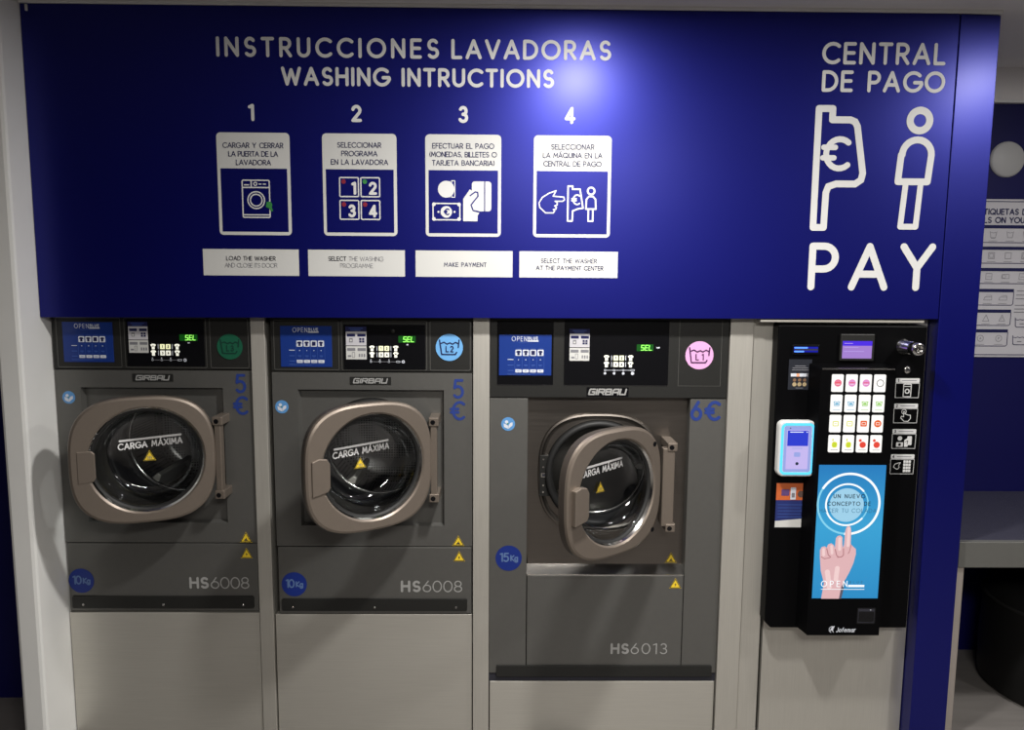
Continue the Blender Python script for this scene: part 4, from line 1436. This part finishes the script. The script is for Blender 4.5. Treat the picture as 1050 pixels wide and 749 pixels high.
# note slot with blue light
b = MB()
b.prism(rrect(0.996, 1.430, 1.090, 1.464, 0.004, 3), -0.006, 0.002, BLACK_GLOSS)
sl = b.build('note_slot', kiosk, bevel=0.002)
SLOT_LIT = lit('slot_light', (0.10, 0.28, 1.0), 1.6)
SLOT_DIM = lit('slot_dim', (0.01, 0.015, 0.45), 0.7)
t = MB()
t.rect(1.001, 1.438, 1.084, 1.457, -0.0066, SLOT_DIM)
t.stroke([(1.004, 1.4535), (1.046, 1.4535)], 0.005, -0.0072, SLOT_LIT)
t.stroke([(1.004, 1.4405), (1.034, 1.4405)], 0.005, -0.0072, SLOT_LIT)
t.rect(1.003, 1.4445, 1.083, 1.4500, -0.0078, INK)
tag(t.build('slot_light', sl), 'blue light in the note slot')
# status display
b = MB()
b.box(1.160, 1.277, -0.010, 0.002, 1.409, 1.502, BLACK_PANEL)
l = b.build('status_display', kiosk, bevel=0.003)
t = MB()
t.rect(1.166, 1.418, 1.268, 1.478, -0.0106, lit('lcd_violet', (0.42, 0.25, 0.72), 0.75))
t.rect(1.166, 1.462, 1.268, 1.478, -0.0112, lit('lcd_blue', (0.08, 0.03, 0.80), 0.85))
for k in range(3):
    t.stroke([(1.172, 1.470 - 0.014 * k), (1.200 + 0.02 * k, 1.470 - 0.014 * k)], 0.002, -0.0118, lit('lcd_text', (0.55, 0.4, 0.9), 0.8))
tag(t.build('lit_screen', l), 'violet and blue lit screen')
# lock barrel
b = MB()
b.lathe(1.382, 1.459, [(0.026, 0.0), (0.026, -0.004), (0.0215, -0.006), (0.0215, -0.058), (0.0195, -0.060), (0.0195, -0.064), (0.0215, -0.066), (0.0215, -0.098), (0.019, -0.103), (0.008, -0.103), (0.007, -0.094), (0.0005, -0.094)], CHROME, n=36)
b.box(1.3805, 1.3835, -0.1045, -0.094, 1.447, 1.471, CHROME)
tag(b.build('lock', kiosk), 'steel lock barrel standing out of the top corner')
b = MB()
b.lathe(1.400, 1.378, [(0.0125, 0.0), (0.0125, -0.003), (0.010, -0.005), (0.0005, -0.005)], CHROME, n=24)
b.stroke([(1.394, 1.372), (1.406, 1.384)], 0.0025, -0.0056, INK)
b.build('keyhole', kiosk)

# small stickers on the left
GREY_ST = mat('dark_grey_sticker', (0.016, 0.018, 0.026), 0.4)
b = MB()
b.rect(0.988, 1.307, 1.068, 1.413, KY, GREY_ST, 0.002)
for k, (hw, z) in enumerate(((.018, 1.390), (.026, 1.383), (.028, 1.376))):
    b.stroke([(1.028 - hw, z), (1.028 + hw, z)], 0.0022, KY - .0006, INK_GREY)
b.rect(0.996, 1.353, 1.056, 1.364, KY - .0006, PALE)
b.rect(1.016, 1.353, 1.026, 1.364, KY - .0010, mat('orange_note', (0.75, 0.35, 0.2), 0.5))
b.rect(1.050, 1.353, 1.056, 1.364, KY - .0010, INK_GREY)
COIN = mat('coin_print', (0.42, 0.32, 0.18), 0.5)
COIN2 = mat('coin_print_dark', (0.20, 0.11, 0.06), 0.5)
for k in range(3):
    b.disc(1.010 + .0175 * k, 1.341, 0.0060, KY - .0006, COIN2, 16)
    b.disc(1.010 + .0175 * k, 1.326, 0.0072, KY - .0006, COIN, 16)
b.stroke([(1.016, 1.313), (1.040, 1.313)], 0.002, KY - .0006, INK_GREY)
tag(b.build('coin_sticker', kiosk), 'dark sticker showing accepted coins and notes')
b = MB()
ORANGE = mat('orange_print', (0.55, 0.12, 0.03), 0.45)
LEAFLET_BLUE = mat('leaflet_blue', (0.015, 0.025, 0.14), 0.45)
b.rect(0.966, 0.815, 1.077, 0.975, KY, LEAFLET_BLUE)
b.rect(0.966, 0.914, 1.077, 0.975, KY - .0005, ORANGE)
b.poly([(0.966, 0.815), (1.077, 0.815), (1.077, 0.848), (0.966, 0.838)], KY - .0005, CARD_WHITE)
b.rect(0.984, 0.930, 1.012, 0.953, KY - .001, mat('leaflet_purple', (0.10, 0.05, 0.16), 0.5), 0.002)
b.rect(1.016, 0.916, 1.035, 0.960, KY - .0012, PALE, 0.002)
b.rect(1.020, 0.924, 1.031, 0.940, KY - .0016, INK_GREY)
b.disc(1.053, 0.936, 0.012, KY - .001, mat('leaflet_brown', (0.10, 0.06, 0.05), 0.5), 16)
for k in range(5):
    b.stroke([(0.974, 0.897 - .011 * k), (1.060 - .006 * (k % 2), 0.897 - .011 * k)], 0.0018, KY - .001, SHEET_MID)
tag(b.build('leaflet_sticker', kiosk), 'orange, navy and white leaflet sticker under the card reader')

# four step stickers on the right
LINE_W = mat('white_line_print', (0.58, 0.58, 0.58), 0.5)
STEP_LABELS = ['step 1 sticker with washer picture', 'step 2 sticker with pressing finger', 'step 3 sticker with coins and card', 'step 4 sticker with hand and key pad']
for k, (z0, z1) in enumerate(((1.281, 1.349), (1.192, 1.260), (1.101, 1.170), (1.010, 1.080))):
    b = MB()
    x0, x1 = 1.363, 1.446
    b.stroke([(x0 + .001, z0), (x1 - .001, z0), (x1, z1 - .018), (x0, z1 - .018)], 0.0016, KY, LINE_W, closed=True)
    b.rect(x0, z1 - 0.016, x1, z1, KY, LINE_W, 0.003)
    text(b, str(k + 1), x0 + .004, x0 + .014, z1 - .0135, 0.011, 0.0024, KY - .0006, INK, track=0)
    b.stroke([(x0 + .022, z1 - .008), (x1 - .012, z1 - .008)], 0.0026, KY - .0006, INK_GREY)
    p = Pic(b, (x0 + x1) / 2, (z0 + z1 - .017) / 2, 0.001, KY)
    if k == 0:
        p.frame(-13, -22, 13, 22, 3, LINE_W, 2)
        p.ring(0, 3, 5, 9, LINE_W, n=20)
        p.line([(-13, -14), (13, -14)], 2, LINE_W)
    elif k == 1:
        p.ring(-6, -14, 7, 9, LINE_W, n=20)
        p.line([(-8, -14), (-6, 4), (-14, 2), (-16, 8), (-4, 20), (10, 20), (18, 10), (17, -2), (10, -2), (4, -4), (-2, -6), (-3, -14)], 2.4, LINE_W, closed=True)
    elif k == 2:
        p.disc(-14, -10, 8, LINE_W, n=18)
        p.rect(-26, 4, -2, 20, LINE_W, 2)
        p.disc(-14, 12, 5, BLACK_BODY, dy=.0005, n=12)
        p.rect(12, -18, 28, 14, LINE_W, 3)
        p.poly([(2, -4), (14, -12), (16, 6), (14, 20), (2, 20)], LINE_W)
        p.line([(6, 2), (14, -2), (12, 10)], 2, BLACK_BODY, dy=.0005)
    else:
        p.line([(-22, 8), (-30, 2), (-26, -8), (-16, -12), (-6, -14), (-12, -4), (-10, 4), (-16, 10)], 2.2, LINE_W, closed=True)
        for i in range(3):
            for j in range(4):
                p.rect(4 + 9 * i, -22 + 11 * j, 12 + 9 * i, -13 + 11 * j, LINE_W, 1)
    tag(b.build('step_sticker', kiosk), STEP_LABELS[k])

# coin return and maker's mark
b = MB()
fx0, fx1, fz0, fz1 = 1.256, 1.318, 0.482, 0.538
b.stroke(rrect(fx0, fz0, fx1, fz1, 0.003, 3), 0.004, BY, BLACK_GLOSS, closed=True)
b.rect(fx0, fz0, fx1, fz1, BY + 0.0002, INK)
b.rect(fx0 + 0.004, fz0 + 0.006, fx1 - 0.004, fz1 - 0.012, BY - 0.0006, BLACK_GLOSS)
b.disc(fx0 + 0.045, fz1 - 0.006, 0.002, BY - .001, PALE, 8)
tag(b.build('coin_return', kiosk), 'black coin return flap')
b = MB()
text(b, 'Jofemar', 1.183, 1.252, 0.449, 0.018, 0.0025, BY, PALE, slant=0.12, wide=.85)
b.poly([(1.160, 0.452), (1.168, 0.470), (1.178, 0.472), (1.172, 0.458), (1.176, 0.446), (1.168, 0.456)], BY, PALE)
b.ring(1.170, 0.459, 0.0105, 0.0125, BY, PALE, 20, 60, 250)
tag(b.build('maker_lettering', kiosk), 'small white maker name with emblem')

# ================================================================== ALCOVE ON THE RIGHT
counter = empty('counter', (1.69, 0.35, 0.0))
tag(counter, 'grey counter with metal edge in the alcove right of the blue panel', 'counter')
b = MB(); b.box(1.650, 3.60, 0.055, 0.695, 0.725, 0.750, COUNTER_TOP); b.build('worktop', counter, bevel=0.003)
b = MB(); b.box(1.650, 3.60, 0.030, 0.054, 0.655, 0.751, COUNTER_EDGE); tag(b.build('front_edge', counter, bevel=0.002), 'grey metal edge')
b = MB(); b.box(1.652, 1.680, 0.040, 0.640, 0.0, 0.655, LEG_BEIGE); tag(b.build('side_leg', counter, bevel=0.003), 'pale leg panel')
b = MB(); b.box(3.57, 3.60, 0.040, 0.640, 0.0, 0.655, LEG_BEIGE); b.build('side_leg', counter, bevel=0.003)

b = MB()
b.cyl_z(2.35, 0.37, [(0.0005, 0.0), (0.30, 0.0), (0.318, 0.02), (0.322, 0.16), (0.318, 0.36), (0.30, 0.43), (0.24, 0.455), (0.0005, 0.46)], POUF, n=56)
b.cyl_z(2.35, 0.37, [(0.314, 0.370), (0.324, 0.377), (0.312, 0.384)], RUBBER, n=56)
tag(b.build('pouf', loc=(2.35, 0.37, 0)), 'black round pouf pushed under the counter', 'stool')

# laundry-label poster
PY = 0.698
poster = empty('care_label_poster', (2.35, PY, 1.35))
tag(poster, 'white poster of laundry care symbols on the navy alcove wall', 'poster')
QX, QZ0, QZ1 = 1.86, 1.352, 2.029
b = MB(); b.box(QX, QX + 0.98, PY - 0.004, PY, QZ0, QZ1, PAPER); sheet = b.build('sheet', poster)
y = PY - 0.0052
t = MB()
t.stroke([(QX, QZ1 - .010), (QX + .98, QZ1 - .010)], 0.0035, y, INK_NAVY)
tag(t.build('border_line', sheet), 'thin navy line along the top')
t = MB()
t.stroke([(QX, QZ0 + .010), (QX + .98, QZ0 + .010)], 0.0035, y, INK_NAVY)
tag(t.build('border_line', sheet), 'thin navy line along the bottom')
for s, x0, x1, z in (('ETIQUETAS DE', 2.036, 2.258, 1.963), ('LABELS ON YOUR', 1.982, 2.252, 1.928)):
    t = MB()
    text(t, s, x0, x1, z, 0.0265, 0.0048, y, INK_NAVY)
    tag(t.build('poster_lettering', sheet), s + ' in navy capitals')


def symbol_row(mb, x0, x1, z0, z1, xs, kind):
    mb.rect(x0, z1 - .014, x1, z1, y, INK_NAVY)
    mb.stroke([(x0, z1 - .014), (x0, z0 + .006), (x0 + .006, z0), (x1 - .006, z0), (x1, z0 + .006), (x1, z1 - .014)], 0.003, y, INK_NAVY)
    mb.stroke([(x0 + .04, z1 - .007), (x0 + .10, z1 - .007)], 0.004, y - .0006, SHEET_MID)
    for i, x in enumerate(xs):
        z = (z0 + z1 - .014) / 2 + .004
        p = Pic(mb, x, z, 0.00072, y)
        if kind == 'tub':
            p.line([(-20, -18), (-14, 18), (14, 18), (20, -18)], 2.6, INK_GREY)
            p.line([(-18, -10), (-9, -13), (0, -9), (9, -13), (18, -10)], 2.4, INK_GREY)
            if i % 2:
                p.line([(-12, 22), (12, 22)], 2.4, INK_GREY)
        elif kind == 'square':
            p.frame(-18, -18, 18, 18, 2.6, INK_GREY, 1)
            if i != 2:
                p.frame(-11, -11, 11, 11, 2, INK_GREY, 3)
        elif kind == 'dry':
            if i == 2:
                p.ring(-9, 0, 9, 11, INK_GREY, n=20)
                p.frame(-22, -12, 22, 12, 2.4, INK_GREY, 2)
            else:
                p.frame(-18, -18, 18, 18, 2.6, INK_GREY, 1)
                p.line([(-18, 16), (14, -18)] if i == 0 else [(-10, 2), (10, 2)], 2.2, INK_GREY)
        elif kind == 'iron':
            p.line([(-24, 14), (-18, -4), (24, -4), (24, 14)], 2.6, INK_GREY, closed=True)
            p.line([(-10, -14), (22, -14), (24, -4)], 2.4, INK_GREY)
        elif kind == 'tri':
            p.line([(-19, 18), (19, 18), (0, -20)], 2.6, INK_GREY, closed=True)
            if i:
                p.line([(-8, 12), (2, -8)], 2, INK_GREY)
        else:
            p.ring(0, 0, 17, 20, INK_GREY, n=28)
            p.text('AP'[i % 2], -8, 8, 7, 14, 2.4, INK_GREY, track=0)
        mb.stroke([(x - .018, z0 + .007), (x + .018, z0 + .007)], 0.0016, y, INK_GREY)


COLS = [2.030 + 0.0725 * k for k in range(10)]
for z0, z1, dx, kind in ((1.846, 1.920, 0.0, 'tub'), (1.758, 1.829, -0.001, 'square'), (1.671, 1.738, -0.005, 'dry')):
    t = MB()
    symbol_row(t, 1.96, 2.78, z0, z1, [c + dx for c in COLS], kind)
    tag(t.build('symbol_row', sheet), 'long row of care symbols')
for z0, z1, xr, xs, kind in ((1.578, 1.648, 2.212, (2.100, 2.166), 'iron'), (1.490, 1.559, 2.207, (2.099, 2.169), 'tri'), (1.400, 1.473, 2.200, (2.082, 2.162), 'circle')):
    t = MB()
    symbol_row(t, 1.96, xr, z0, z1, xs, kind)
    tag(t.build('symbol_box', sheet), 'short box with two care symbols')
for z, word in ((1.503, None), (1.426, None)):
    t = MB()
    p = Pic(t, 2.256 + (z - 1.503) * 0.06, z, 0.001, y)
    p.line([(-28, -20), (-25, 16), (-18, 20), (60, 20)], 3, INK_NAVY)
    p.line([(-26, -13), (-16, -11), (-6, -14), (4, -11), (14, -14), (24, -11), (34, -14), (60, -12)], 2.6, INK_NAVY)
    p.line([(-6, 6), (10, 6)], 4, INK_GREY)
    tag(t.build('tub_symbol', sheet), 'large wash tub symbol')
t = MB()
for z in (1.640, 1.622, 1.606, 1.578, 1.562, 1.548):
    t.stroke([(2.226 - (1.64 - z) * .06, z), (2.50, z)], 0.0035, y, INK_GREY)
tag(t.build('small_print', sheet), 'lines of small grey print')
b = MB()
b.lathe(2.138, 2.195, [(0.0005, PY - 0.012), (0.066, PY - 0.012), (0.073, PY - 0.006), (0.075, PY - 0.001)], DOT_WHITE, n=48)
tag(b.build('wall_disc', loc=(2.138, PY, 2.195)), 'round off-white plate on the navy wall above the poster', 'wall plate')


# ================================================================== CEILING LAMPS
LAMP_GLOW = lit('lamp_diffuser', (1, 0.98, 0.95), 6.0)
LABELS = ['ceiling downlight in front of the middle of the fascia', 'ceiling downlight in front of the alcove', 'ceiling downlight deeper in the room on the right']
for k, (x, y_, w, glow) in enumerate(DOWNLIGHTS):
    root = empty('ceiling_downlight', (x, y_, CEIL))
    tag(root, LABELS[k], 'ceiling light', 'ceiling downlights')
    b = MB()
    b.cyl_z(x, y_, [(0.062, CEIL - 0.001), (0.066, CEIL - 0.010), (0.080, CEIL - 0.008), (0.084, CEIL - 0.0005)], WALL_WHITE, n=40)
    b.build('bezel', root)
    b = MB()
    b.cyl_z(x, y_, [(0.0005, CEIL - 0.003), (0.062, CEIL - 0.003)], LAMP_GLOW, n=32)
    b.build('diffuser', root)
    for watts, spread in ((w, 130), (glow, 180)):
        ld = bpy.data.lights.new('downlight_lamp', 'AREA')
        ld.shape = 'DISK'
        ld.size = 0.15
        ld.spread = math.radians(spread)
        ld.energy = watts
        ld.color = (1.0, 0.97, 0.93)
        lo = bpy.data.objects.new('downlight_lamp', ld)
        lo.location = (0, 0, -0.014)
        lo.parent = root
        C.objects.link(lo)
x, y_, w_, d_, e_ = FILL_PANEL
root = empty('ceiling_panel_light', (x, y_, CEIL))  # unseen fixture, added as soft fill on the machine fronts
tag(root, 'wide flat ceiling light panel behind the viewer', 'ceiling light')
b = MB(); b.box(x - w_ / 2 - .02, x + w_ / 2 + .02, y_ - d_ / 2 - .02, y_ + d_ / 2 + .02, CEIL - 0.014, CEIL - 0.0005, WALL_WHITE); b.build('frame', root, bevel=0.002)
ld = bpy.data.lights.new('panel_lamp', 'AREA')
ld.shape = 'RECTANGLE'
ld.size, ld.size_y = w_, d_
ld.energy = e_
ld.color = (1.0, 0.96, 0.90)
lo = bpy.data.objects.new('panel_lamp', ld)
lo.location = (0, 0, -0.018)
lo.parent = root
C.objects.link(lo)
